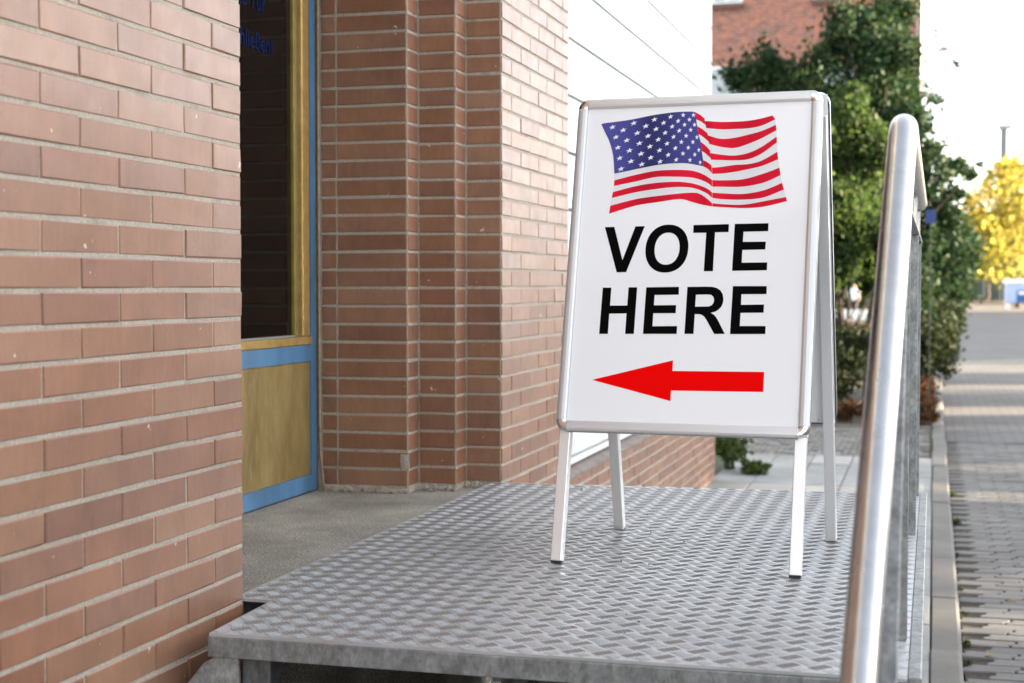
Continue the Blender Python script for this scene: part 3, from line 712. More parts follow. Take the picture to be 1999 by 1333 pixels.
# the print: outlines measured on the poster sheet, in metres from the foot line
PR = {"V":[[[-0.2228,0.8374],[-0.1986,0.8376],[-0.1723,0.7524],[-0.1449,0.8381],[-0.1211,0.8385],[-0.1609,0.7219],[-0.185,0.7215]]],"O":[[[-0.0087,0.7805],[-0.0095,0.7696],[-0.0115,0.7601],[-0.0147,0.7514],[-0.019,0.7436],[-0.0243,0.7368],[-0.0305,0.7311],[-0.0375,0.7265],[-0.0453,0.7232],[-0.0538,0.7212],[-0.0634,0.7205],[-0.0731,0.7212],[-0.0815,0.7233],[-0.0891,0.7267],[-0.0959,0.7313],[-0.1019,0.7371],[-0.1068,0.744],[-0.1108,0.7519],[-0.1136,0.7607],[-0.1152,0.7703],[-0.1157,0.7814],[-0.115,0.7924],[-0.1129,0.802],[-0.1097,0.8108],[-0.1054,0.8187],[-0.1,0.8255],[-0.0937,0.8313],[-0.0866,0.8359],[-0.0788,0.8392],[-0.0702,0.8411],[-0.0604,0.8417],[-0.0507,0.8409],[-0.0423,0.8387],[-0.0347,0.8352],[-0.028,0.8305],[-0.0221,0.8246],[-0.0172,0.8177],[-0.0134,0.8098],[-0.0107,0.801],[-0.0091,0.7915]],[[-0.0307,0.7878],[-0.0316,0.7942],[-0.0331,0.8001],[-0.0354,0.8053],[-0.0382,0.81],[-0.0416,0.8139],[-0.0455,0.8171],[-0.0499,0.8194],[-0.0548,0.8208],[-0.0605,0.8213],[-0.0661,0.8209],[-0.0711,0.8196],[-0.0757,0.8174],[-0.0798,0.8143],[-0.0835,0.8105],[-0.0866,0.8059],[-0.0892,0.8006],[-0.091,0.7947],[-0.0922,0.7883],[-0.0927,0.7809],[-0.0924,0.7736],[-0.0915,0.7671],[-0.0899,0.7613],[-0.0876,0.756],[-0.0848,0.7514],[-0.0813,0.7475],[-0.0774,0.7444],[-0.073,0.7421],[-0.0681,0.7407],[-0.0625,0.7402],[-0.0568,0.7407],[-0.0519,0.742],[-0.0473,0.7442],[-0.0432,0.7473],[-0.0396,0.7511],[-0.0365,0.7557],[-0.034,0.7609],[-0.0321,0.7667],[-0.0309,0.7731],[-0.0304,0.7805]]],"T":[[[0.0008,0.8397],[0.088,0.8409],[0.0879,0.8212],[0.055,0.8209],[0.0547,0.7237],[0.0326,0.7237],[0.0333,0.82],[0.0012,0.8199]]],"E1":[[[0.1022,0.8412],[0.1835,0.8419],[0.1837,0.8222],[0.1242,0.8215],[0.1238,0.7962],[0.1791,0.7962],[0.1789,0.7768],[0.1237,0.776],[0.1235,0.7445],[0.185,0.7448],[0.185,0.7256],[0.1013,0.7244]]],"H":[[[-0.2177,0.6827],[-0.1958,0.6827],[-0.1963,0.6373],[-0.1526,0.6377],[-0.1523,0.6835],[-0.1305,0.6835],[-0.1316,0.5669],[-0.1536,0.5667],[-0.1532,0.6178],[-0.1968,0.6171],[-0.1969,0.5662],[-0.2191,0.5659]]],"E2":[[[-0.1078,0.6835],[-0.0263,0.6847],[-0.0259,0.6652],[-0.0858,0.6643],[-0.0858,0.6385],[-0.0307,0.6392],[-0.0307,0.6193],[-0.0862,0.6187],[-0.0863,0.5864],[-0.0252,0.5874],[-0.0253,0.5681],[-0.1088,0.5672]]],"R":[[[-0.0056,0.6847],[0.0414,0.6852],[0.0549,0.6848],[0.0663,0.682],[0.0756,0.6761],[0.0817,0.6666],[0.084,0.6552],[0.0834,0.645],[0.0799,0.6359],[0.0725,0.6279],[0.0649,0.6233],[0.055,0.6206],[0.063,0.6161],[0.069,0.6093],[0.0751,0.5996],[0.0915,0.5694],[0.066,0.5691],[0.0458,0.6028],[0.0386,0.6123],[0.0305,0.6168],[0.0163,0.6173],[0.0158,0.5685],[-0.0063,0.5683]],[[0.0161,0.6356],[0.0485,0.6362],[0.0562,0.6392],[0.0604,0.6449],[0.0616,0.6524],[0.0596,0.6597],[0.0542,0.6647],[0.0458,0.666],[0.0165,0.6653]]],"E3":[[[0.1052,0.6866],[0.1865,0.6866],[0.1868,0.6672],[0.1268,0.6667],[0.127,0.6406],[0.182,0.6416],[0.1818,0.6218],[0.1269,0.621],[0.1267,0.5888],[0.1881,0.5894],[0.1882,0.57],[0.1042,0.569]]],"arrow":[[[-0.2294,0.4513],[-0.0306,0.5031],[-0.0303,0.4771],[0.1897,0.479],[0.1896,0.4311],[-0.0313,0.4294],[-0.031,0.4039]]],"bl":[[[-0.0108,1.1297],[0.0011,1.1228],[0.0131,1.1127]],[[-0.0071,1.1106],[0.0049,1.1049],[0.0169,1.0958]],[[-0.0041,1.093],[0.0092,1.0852],[0.0225,1.074]],[[0.0004,1.0727],[0.014,1.0634],[0.0278,1.0509]],[[0.0069,1.0523],[0.0192,1.0425],[0.0316,1.0293]],[[0.0109,1.0286],[0.0228,1.0202],[0.0347,1.0085]],[[0.0155,1.0049],[0.0263,0.9994],[0.0373,0.9905]],[[-0.2078,0.976],[-0.1728,0.9821],[-0.1374,0.9889],[-0.0831,0.9972],[-0.0289,0.9981],[0.0159,0.9893],[0.0295,0.9811],[0.0394,0.9705]],[[-0.2065,0.9583],[-0.154,0.971],[-0.1023,0.9803],[-0.0506,0.9817],[-0.0119,0.9787],[0.0141,0.9702],[0.0312,0.9602],[0.0404,0.9534]],[[-0.2069,0.9436],[-0.1529,0.9537],[-0.1013,0.9642],[-0.0496,0.9638],[-0.0109,0.9609],[0.015,0.9535],[0.032,0.9449],[0.0413,0.9365]],[[-0.2084,0.9277],[-0.1521,0.9417],[-0.1004,0.9492],[-0.0488,0.951],[-0.0101,0.9465],[0.0159,0.9381],[0.0328,0.9299],[0.0421,0.9215]],[[-0.2101,0.9124],[-0.1511,0.9258],[-0.0995,0.9333],[-0.048,0.9374],[-0.0094,0.9349],[0.0165,0.9263],[0.0335,0.9168],[0.0428,0.9079]],[[-0.2127,0.8925],[-0.15,0.908],[-0.0983,0.9149],[-0.047,0.92],[-0.0087,0.9222],[0.0105,0.9196],[0.0303,0.9065],[0.0436,0.8945]],[[-0.2146,0.872],[-0.1489,0.8914],[-0.0974,0.8991],[-0.036,0.9064],[-0.0074,0.8987],[0.0184,0.8914],[0.0351,0.8878],[0.044,0.8861]]],"br":[[[0.0148,1.106],[0.0552,1.102],[0.0886,1.1015],[0.1217,1.1024],[0.1544,1.1074],[0.1809,1.1139]],[[0.0187,1.0874],[0.0562,1.0828],[0.0895,1.0825],[0.1226,1.083],[0.1552,1.0887],[0.1883,1.1038]],[[0.0239,1.0684],[0.0575,1.0583],[0.0906,1.0599],[0.1234,1.0667],[0.1559,1.075],[0.1902,1.0895]],[[0.0287,1.046],[0.0586,1.0375],[0.092,1.0337],[0.1245,1.043],[0.1567,1.0564],[0.1922,1.0758]],[[0.0327,1.0227],[0.0596,1.0175],[0.0929,1.0144],[0.1256,1.0197],[0.1577,1.0344],[0.1932,1.0593]],[[0.0352,1.0051],[0.0603,1.0037],[0.0935,1.0021],[0.1264,1.0039],[0.1585,1.0173],[0.1948,1.0449]],[[0.0384,0.985],[0.0612,0.9861],[0.0941,0.9904],[0.127,0.9916],[0.1593,0.9995],[0.1968,1.021]],[[0.0402,0.9691],[0.0621,0.9693],[0.095,0.9726],[0.1276,0.9786],[0.16,0.9859],[0.1996,1.0018]],[[0.0411,0.9532],[0.0658,0.9518],[0.116,0.9534],[0.1652,0.9664],[0.2037,0.9807]],[[0.042,0.9364],[0.0666,0.9355],[0.1169,0.9348],[0.1662,0.9435],[0.2071,0.9616]],[[0.0428,0.9212],[0.0675,0.9189],[0.1178,0.9164],[0.1671,0.9242],[0.2115,0.9421]],[[0.0435,0.9078],[0.0683,0.9041],[0.1185,0.9019],[0.1679,0.9064],[0.2169,0.9253]],[[0.0442,0.8945],[0.0689,0.8915],[0.1191,0.8892],[0.1684,0.8968],[0.2224,0.9066]],[[0.0446,0.8861],[0.0693,0.8841],[0.1195,0.8809],[0.169,0.8835],[0.2255,0.8963]]],"canton_top":[[-0.2506,1.1084],[-0.2427,1.1101],[-0.1801,1.1159],[-0.1183,1.1261],[-0.0638,1.1317],[-0.0229,1.1318],[-0.0108,1.1297]],"canton_left":[[-0.2506,1.1077],[-0.2382,1.0835],[-0.2252,1.0588],[-0.2137,1.0221],[-0.2078,0.9759]],"stars":[[-0.2208,1.0979],[-0.1923,1.0891],[-0.1662,1.1066],[-0.2099,1.0713],[-0.1814,1.0619],[-0.1555,1.0801],[-0.1345,1.0977],[-0.1135,1.1142],[-0.2032,1.0435],[-0.1727,1.0348],[-0.1483,1.053],[-0.1274,1.0714],[-0.1078,1.089],[-0.0895,1.1045],[-0.0726,1.1201],[-0.1965,1.0158],[-0.1668,1.0065],[-0.1424,1.0255],[-0.1208,1.0438],[-0.1006,1.0614],[-0.0839,1.0783],[-0.067,1.0942],[-0.0528,1.1081],[-0.0408,1.1231],[-0.0149,1.1221],[-0.1912,0.9875],[-0.1386,0.998],[-0.117,1.0149],[-0.0955,1.0332],[-0.0774,1.0501],[-0.062,1.0671],[-0.0487,1.0827],[-0.0359,1.0977],[-0.0244,1.1106],[-0.0108,1.0968],[-0.0924,1.0038],[-0.0729,1.0206],[-0.0556,1.0375],[-0.0415,1.0531],[-0.0302,1.0688],[-0.0196,1.0838],[-0.0029,1.0644],[-0.0518,1.0075],[-0.0357,1.023],[-0.0231,1.0379],[-0.0124,1.0522],[0.0036,1.0309],[-0.0172,1.0058],[-0.0059,1.0194],[0.0087,0.9989]]}
def poly_fill(loops, n):
    vs = [[Vector((x,y,0)) for x,y in lp] for lp in loops]; tri = tessellate_polygon(vs)
    pts = [(x,y,n) for lp in loops for x,y in lp]; out = []
    for a,b,c in tri:
        A,B,C_ = pts[a],pts[b],pts[c]
        cr_ = (B[0]-A[0])*(C_[1]-A[1])-(B[1]-A[1])*(C_[0]-A[0])
        out.append((a,b,c) if cr_ > 0 else (a,c,b))
    return pts, out
for k in ('V','O','T','E1','H','E2','R','E3'):
    p, f = poly_fill(PR[k], .0005); sadd('letter', p, f, M_black, 0, poster)
p, f = poly_fill(PR['arrow'], .0005); sadd('arrow', p, f, M_redink, 0, poster)
def resample(q, n):
    q = np.array(q, float); d = np.r_[0, np.cumsum(np.hypot(*(q[1:]-q[:-1]).T))]; d /= d[-1]
    t = np.linspace(0,1,n); out = []
    for s in t:                                   # Catmull-Rom through the traced points
        i = int(min(np.searchsorted(d, s, 'right')-1, len(q)-2)); i = max(i,0)
        p0,p1,p2,p3 = q[max(i-1,0)],q[i],q[i+1],q[min(i+2,len(q)-1)]
        u = (s-d[i])/(d[i+1]-d[i]+1e-9)
        m1 = (p2-p0)/2; m2 = (p3-p1)/2
        out.append(((2*u**3-3*u*u+1)*p1+(u**3-2*u*u+u)*m1+(-2*u**3+3*u*u)*p2+(u**3-u*u)*m2).tolist())
    return out
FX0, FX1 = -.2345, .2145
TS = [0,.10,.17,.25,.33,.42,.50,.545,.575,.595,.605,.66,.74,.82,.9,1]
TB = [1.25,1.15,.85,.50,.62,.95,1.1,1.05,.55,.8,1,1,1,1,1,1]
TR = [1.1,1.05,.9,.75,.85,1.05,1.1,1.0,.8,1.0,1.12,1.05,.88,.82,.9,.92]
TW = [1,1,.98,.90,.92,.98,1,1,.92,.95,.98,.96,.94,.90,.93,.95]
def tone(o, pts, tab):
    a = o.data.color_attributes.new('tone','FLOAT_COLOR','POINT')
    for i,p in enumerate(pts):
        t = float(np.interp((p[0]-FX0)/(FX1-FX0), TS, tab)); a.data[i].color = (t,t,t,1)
def bands(rows, n, zn):      # strips between successive boundaries
    P = []; F = []
    for lo, hi in rows:
        a, b = resample(lo,n), resample(hi,n); k = len(P)
        P += [(x,y,zn) for x,y in a] + [(x,y,zn) for x,y in b]
        F += [(k+n+i,k+n+i+1,k+i+1,k+i) for i in range(n-1)]
    return P, F
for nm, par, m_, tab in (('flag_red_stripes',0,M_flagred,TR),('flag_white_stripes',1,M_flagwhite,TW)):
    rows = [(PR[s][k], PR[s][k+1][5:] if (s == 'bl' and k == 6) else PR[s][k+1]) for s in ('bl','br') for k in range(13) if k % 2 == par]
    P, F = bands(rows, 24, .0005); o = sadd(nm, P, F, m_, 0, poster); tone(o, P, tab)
ct = resample(PR['canton_top'],24); cbm = resample(PR['bl'][7][:6],24)
lf = resample(PR['canton_left'],10); rt = resample([q[0] for q in PR['bl'][:7]]+[PR['bl'][7][5]],10)
P = []; F = []
for j in range(10):
    t = j/9
    for i in range(24):
        s = i/23          # Coons patch between the four traced edges
        x,y = [(1-t)*ct[i][c]+t*cbm[i][c]+(1-s)*lf[j][c]+s*rt[j][c]-((1-s)*(1-t)*ct[0][c]+s*(1-t)*ct[-1][c]+(1-s)*t*cbm[0][c]+s*t*cbm[-1][c]) for c in (0,1)]
        P.append((x,y,.0008))
for j in range(9):
    for i in range(23): a = j*24+i; F.append((a+24,a+25,a+1,a))
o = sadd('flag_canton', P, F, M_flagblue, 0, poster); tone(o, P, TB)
P = []; F = []
for x,y in PR['stars']:
    s = (x-FX0)/(FX1-FX0); rx = float(np.interp(s,[0,.08,.2,.35,.48,.55],[.0088,.0095,.0098,.0074,.0058,.0045])); ry = .0070
    k = len(P); P.append((x,y,.0011))
    for i in range(10):
        a = pi/2+pi*i/5; r_ = 1 if i % 2 == 0 else .40
        dx = rx*r_*cos(a); P.append((x+dx, y+ry*r_*sin(a)+dx*.22*(1 if s < .42 else -.3), .0011))
    F += [(k,k+1+i,k+1+(i+1)%10) for i in range(10)]
sadd('flag_stars', P, F, M_star, 0, poster)

# ------------------------------------------------------------------ greenery
def pt(px, py, Y):        # the point of plane Y seen at that spot of the view
    d = Rm @ Vector(((px-999.5)/FPX, -(py-666.5)/FPX, -1)); return EYE + d*((Y-EYE.y)/d.y)
def leaf_cloud(name, blobs, n, size, mat, parent, sub=16, spread=.36, seed=1, flat=0.0, asp=.55):
    """many small kite-shaped leaves gathered in twigs through the volume of the blobs (centre, radii)"""
    g = np.random.default_rng(seed); wts = np.array([b[1][0]*b[1][1]*b[1][2] for b in blobs])**.7; wts /= wts.sum()
    C_ = []
    for (c,r),wt in zip(blobs,wts):
        m = max(3,int(n*wt)); d = g.normal(size=(sub,3)); d /= np.linalg.norm(d,axis=1)[:,None]
        sc = np.array(c) + d*np.array(r)*(g.random((sub,1))**.45)*.95
        k = g.integers(0,sub,m)
        C_.append(sc[k] + g.normal(size=(m,3))*np.array(r)*spread*(.5+.5*g.random((m,1))))
    P = np.concatenate(C_); m = len(P)
    a = g.normal(size=(m,3)); a[:,2] *= (1-flat); a /= np.linalg.norm(a,axis=1)[:,None]
    b = np.cross(a, g.normal(size=(m,3))); b /= np.linalg.norm(b,axis=1)[:,None]
    s = (size*(.6+.8*g.random(m)))[:,None]
    nrm = np.cross(a,b)
    V = np.stack([P-a*s*.5, P+b*s*asp*.5+nrm*s*.08, P+a*s*.5, P-b*s*asp*.5+nrm*s*.08],1).reshape(-1,3)
    off = np.array(OFF.get(parent, Vector())) if parent is not None else np.zeros(3)
    me = bpy.data.meshes.new(name); me.vertices.add(4*m); me.vertices.foreach_set('co', (V-off).astype(np.float32).ravel())
    me.loops.add(4*m); me.loops.foreach_set('vertex_index', np.arange(4*m,dtype=np.int32))
    me.polygons.add(m); me.polygons.foreach_set('loop_start', np.arange(0,4*m,4,dtype=np.int32)); me.polygons.foreach_set('loop_total', np.full(m,4,dtype=np.int32))
    me.materials.append(mat); me.update(calc_edges=True); me.validate()
    return link(name, me, parent)
def limb(mb, a, b, r0, r1, n=5, wob=.06):
    a = Vector(a); b = Vector(b); L = (b-a).length
    pts = [a.lerp(b, i/n) + Vector((random.gauss(0,wob*L*.25),random.gauss(0,wob*L*.25),random.gauss(0,wob*L*.12)))*(0 if i in (0,n) else 1) for i in range(n+1)]
    mb.tube(pts, [r0+(r1-r0)*i/n for i in range(n+1)], 8)
def tree(name, label, base, blobs, n, size, mat, trunk_h, r, seed, group=None, sub=16, spread=.36, cat='tree'):
    t = root(name, base, label, cat, group)
    mb = MB(); b0 = Vector(base); fork = b0 + Vector((.05,.03,trunk_h)); limb(mb, b0-Vector((0,0,.1)), fork, r, r*.72)
    for c,rr in blobs: limb(mb, fork - Vector((0,0,random.uniform(0,trunk_h*.3))), Vector(c), r*.42, r*.08, 6, .1)
    mb.build('trunk', M_bark, t, smooth=True)
    leaf_cloud('crown', blobs, n, size, mat, t, sub, spread, seed)
    return t
def B(lst, Y, dy=.8, k=1.0):
    s = Y/FPX*1.04
    return [((lambda q: (q.x,q.y,q.z))(pt(x,y,Y+random.uniform(-dy,dy))), (r*s*k, r*s*k*1.1, r*s*k)) for x,y,r in lst]

tree('broadleaf_tree', 'dark green broadleaf tree rising behind the sign in front of the red brick building', (-.75,18.6,.0),
     B([(1700,40,52),(1738,100,50),(1660,95,46),(1606,118,34),(1695,185,84),(1748,185,46),(1560,160,48),(1490,140,44),(1440,152,32),(1520,188,52),(1772,245,40),(1818,318,36),(1866,328,26),(1812,385,44),(1705,300,78),(1622,225,55),(1856,430,36),(1795,460,48),(1720,420,64),(1640,40,26),(1752,30,34),(1862,380,18),(1898,338,9),(1735,560,40),(1790,560,40)], 18.6),
     30000, .078, M_leaf_dark, 1.7, .06, 11, sub=16, spread=.40)
tw = tree('slender_branch_tree', 'thin leafy branches reaching into the white sky beside the tree', (-.25,19.4,.0),
     B([(1842,95,7),(1868,124,9),(1828,66,6),(1856,150,5),(1880,328,12),(1905,322,9),(1826,190,14),(1895,345,9)], 19.4, .2), 420, .055, M_leaf_dark, 2.4, .03, 12, sub=6, spread=.5)
tree('bright_green_bush', 'bright green leafy bush between the sign and the steel handrail', (-.95,16.4,.0),
     B([(1650,235,46),(1690,320,56),(1640,400,56),(1690,430,56),(1662,500,40),(1632,320,42),(1722,505,40),(1655,195,28),(1590,330,50),(1560,420,60),(1620,480,50),(1745,470,38),(1600,250,36),(1625,545,26),(1710,560,26),(1570,540,40),(1600,600,30)], 16.4, .5),
     22000, .072, M_leaf_mid, .9, .03, 13, sub=18, spread=.33, cat='bush')
tree('roadside_tree', 'low olive green tree leaning over the road edge beyond the hedge', (-.3,25.5,.0),
     B([(1840,500,50),(1868,530,34),(1825,560,48),(1885,480,28),(1856,575,30),(1800,520,50),(1895,510,16),(1780,580,40)], 25.5, 1.2), 12000, .10, M_leaf_dark, .8, .07, 14, cat='tree')
def shrub(name, label, c, r, n, size, mat, seed, group=None, cat='shrub', lobes=7):
    base = (c[0],c[1],.0); t = root(name, base, label, cat, group)
    g = random.Random(seed); blobs = [(c, tuple(x*.7 for x in r))]
    for i in range(lobes):
        a = g.uniform(0,2*pi); e = g.uniform(-.5,.8); q = g.uniform(.5,.75)
        blobs.append(((c[0]+r[0]*q*cos(a)*cos(e),c[1]+r[1]*q*sin(a)*cos(e),c[2]+r[2]*q*sin(e)), tuple(x*g.uniform(.35,.55) for x in r)))
    leaf_cloud('foliage', blobs, n, size, mat, t, 14, .34, seed)
    mb = MB()
    for i in range(5): limb(mb, (c[0]+g.uniform(-.05,.05),c[1]+g.uniform(-.05,.05),-.04), (c[0]+g.uniform(-.5,.5)*r[0],c[1]+g.uniform(-.5,.5)*r[1],c[2]+r[2]*.4), .012, .004, 4)
    mb.build('stem', M_bark, t); return t
GH = 'shrubs in the planting bed'
shrub('conifer_shrub', 'low spreading green conifer between the sign and the handrail', (-1.08,15.9,.56), (.60,.6,.46), 7000, .055, M_leaf_conifer, 21, GH)
shrub('conifer_shrub', 'green conifer shrub nearest the paved road edge just past the handrail', (-.22,16.9,.62), (.42,.7,.50), 5600, .055, M_leaf_conifer, 22, GH)
shrub('conifer_shrub', 'taller green conifer hedge further along the road edge', (-.12,19.6,.68), (.42,1.2,.52), 4800, .06, M_leaf_conifer, 23, GH)
shrub('conifer_shrub', 'farthest green conifer shrub on the road edge below the olive tree', (-.02,23.0,.72), (.55,1.4,.56), 4200, .07, M_leaf_conifer, 24, GH)
shrub('conifer_shrub', 'low green conifer hidden mostly behind the sign board', (-2.3,16.0,.5), (.7,.6,.42), 3600, .055, M_leaf_conifer, 25, GH)
shrub('conifer_hedge', 'dark conifer hedge at the back of the bed below the distant person', (-1.75,21.2,.50), (1.35,.5,.42), 5200, .07, M_leaf_conifer, 28, GH, cat='hedge', lobes=12)
shrub('brown_shrub', 'withered brown shrub above the conifers seen beside the sign', (-1.02,18.3,.70), (.75,.5,.30), 3600, .06, M_leaf_brown, 26, GH)
shrub('brown_shrub', 'withered brown shrub in the bed behind the sign board', (-2.4,18.6,.75), (.7,.5,.32), 2600, .06, M_leaf_brown, 27, GH)
for i,x in enumerate((-2.35,-1.95,-1.55,-1.18,-.80,-.46,-.15)):
    lab = ['rust red ground shrub farthest behind the sign','rust red ground shrub in the bed behind the sign board','rust red ground shrub behind the rear sign leg','rust red ground shrub just beside the rear sign leg','rust red ground shrub seen between sign and handrail','rust red ground shrub hidden behind the handrail','rust red ground shrub at the kerb beyond the handrail'][i]
    shrub('rust_shrub', lab, (x,15.05+random.uniform(-.08,.08),.13), (.22,.2,.14 if i < 6 else .26), 900 if i < 6 else 1500, .05, M_leaf_rust, 30+i, 'rust red shrubs along the bed edge', lobes=5)
shrub('rust_shrub', 'taller rust brown shrub below the roadside conifer', (-.10,15.9,.26), (.16,.6,.24), 2000, .05, M_leaf_rust, 39, 'rust red shrubs along the bed edge')
shrub('corner_weed', 'green tufted weed growing at the foot of the brick plinth corner', (-1.42,11.15,.16), (.14,.35,.16), 900, .05, M_grass, 41, cat='weed')
shrub('corner_weed', 'flat green weed sprawling over the slabs by the plinth corner', (-1.24,10.95,.05), (.13,.14,.05), 420, .045, M_grass, 42, cat='weed', lobes=4)

def tuft(x, y, z, n, size, seed, label):
    t = leaf_cloud('weed', [((x,y,z+size*.35),(size*.8,size*1.4,size*.5))], n, size, M_grass, None, 6, .4, seed)
    return tag(t, label, 'weed', 'weeds along the kerb')
for i,(y,n,s) in enumerate(((9.3,34,.035),(6.75,26,.022),(6.2,40,.022),(5.85,26,.02),(5.5,34,.02),(8.2,14,.02),(10.6,22,.03),(7.3,14,.018))):
    tuft(.138, y, -.06, n, s, 60+i, 'small green weed in the gutter joint at the foot of the kerb')
for i,(x,y) in enumerate(((.27,8.0),(.30,9.5),(.36,7.1),(.22,6.0),(.45,10.6),(.55,8.8),(.40,6.1),(.18,9.0),(.6,11.5),(.33,12.2),(.75,12.5))):
    v = [(0,-.022,0),(.010,-.006,.004),(.019,.0,.001),(.010,.008,.006),(0,.024,.002),(-.010,.008,.005),(-.019,.001,.0),(-.010,-.006,.004)]
    a = random.uniform(0,6.28); mt = Matrix.Translation((x,y,-.054)) @ Matrix.Rotation(a,4,'Z')
    tag(add('fallen_leaf', [mt @ Vector(p) for p in v]+[mt @ Vector((0,0,.003))], [(i_,(i_+1)%8,8) for i_ in range(8)], M_fallen), 'small yellow fallen leaf lying on the grey road pavers', 'leaf', 'fallen leaves on the road')
dc = MB(); cr = dc
for i in range(46): crumb(random.uniform(-1.3,-.1), random.uniform(2.7,4.85), PZ+.0025, random.uniform(.0012,.0028))
crumb(-.125,2.79,PZ+.006,.011); crumb(-.13,2.86,PZ+.004,.005); crumb(-1.10,4.80,PZ+.004,.005); crumb(-.62,3.9,PZ+.003,.004)
tag(dc.build('deck_crumbs', plain('dark_crumb',(.045,.032,.025),.9)), 'dark dirt crumbs scattered on the tread plate', kind='stuff')

# ------------------------------------------------------------------ far things
def redbrick_mat():
    t = NT('weathered_red_brick'); br = t.node('ShaderNodeTexBrick'); br.inputs['Scale'].default_value = 1
    br.inputs['Brick Width'].default_value = .50; br.inputs['Row Height'].default_value = .17; br.inputs['Mortar Size'].default_value = .022
    br.inputs['Color1'].default_value = (.34,.10,.055,1); br.inputs['Color2'].default_value = (.15,.06,.05,1); br.inputs['Mortar'].default_value = (.30,.24,.20,1)
    mp = t.node('ShaderNodeMapping'); mp.inputs['Rotation'].default_value = (pi/2,0,0); t.l(t.pos.outputs['Position'], mp.inputs[0]); t.l(mp.outputs[0], br.inputs['Vector'])
    n = t.ramp(t.noise(3.2, 3, .7), [(.3,(.62,.62,.62)),(.5,(1,1,1)),(.72,(1.5,1.25,1.15))])
    t.col(t.mix(1.0, br.outputs['Color'], n, 'MULTIPLY')); return t.set(.85)
M_redbrick = redbrick_mat()
M_winglass = plain('window_glass', (.30,.34,.36), .1, 0)
RY = 90.0
rb = root('red_brick_building', (-9,RY+5,-.1), 'tall red brick building behind the dark green tree', 'building')
xr = pt(1787,300,RY).x; xq = pt(1797,300,RY).x
MB().box(-19.5,xr,RY,RY+12,-.15,22).build('wall', M_redbrick, rb)
MB().box(xr+.001,xq,RY-.05,RY+12,-.15,22).build('corner_pier', plain('pale_render',(.50,.40,.36),.8), rb)
MB().box(xq-.16,xq-.05,RY-.14,RY-.052,8,22.0).build('downpipe', plain('dark_pipe',(.05,.06,.08),.5), rb)
def far_window(px0, px1, zt, zb, name='window'):
    a = pt(px0,0,RY).x; b = pt(px1,0,RY).x
    f = MB().box(a,b,RY-.10,RY-.002,zb,zt).build(name, M_whitetrim, rb)
    MB().box(a+.12,(a+b)/2-.05,RY-.115,RY-.1005,zb+.12,zt-.12).build('pane', M_winglass, f); MB().box((a+b)/2+.05,b-.12,RY-.115,RY-.1005,zb+.12,zt-.12).build('pane', M_winglass, f)
    MB().box(a-.1,b+.1,RY-.25,RY-.002,zb-.32,zb-.001).build('sill', plain('brown_sill',(.10,.05,.04),.7), rb)
z17 = pt(1420,9,RY).z; z13 = pt(1420,130,RY).z
for px in (1390,1588,1240): far_window(px, px+60, z17+2.2, z17+.05)
for px in (1385,1610): far_window(px, px+72, z13, z13-2.2)
for px in (1385,1610): far_window(px, px+72, z13-4.4, z13-6.6)

tree('evergreen_tree', 'dark evergreen behind the standing person far beyond the shrubs', (-5.2,78,.0), B([(1640,520,60),(1690,510,60),(1660,560,48),(1600,540,60),(1720,560,50),(1745,540,50),(1630,590,30),(1700,595,30)], 78, 2), 5200, .28, M_leaf_dark, 1.2, .2, 51)
tag(add('low_wall', *box(pt(1610,605,66).x,pt(1692,605,66).x,66,66.25,-.1,.30), M_whitetrim), 'low white wall in front of the distant person', 'wall')

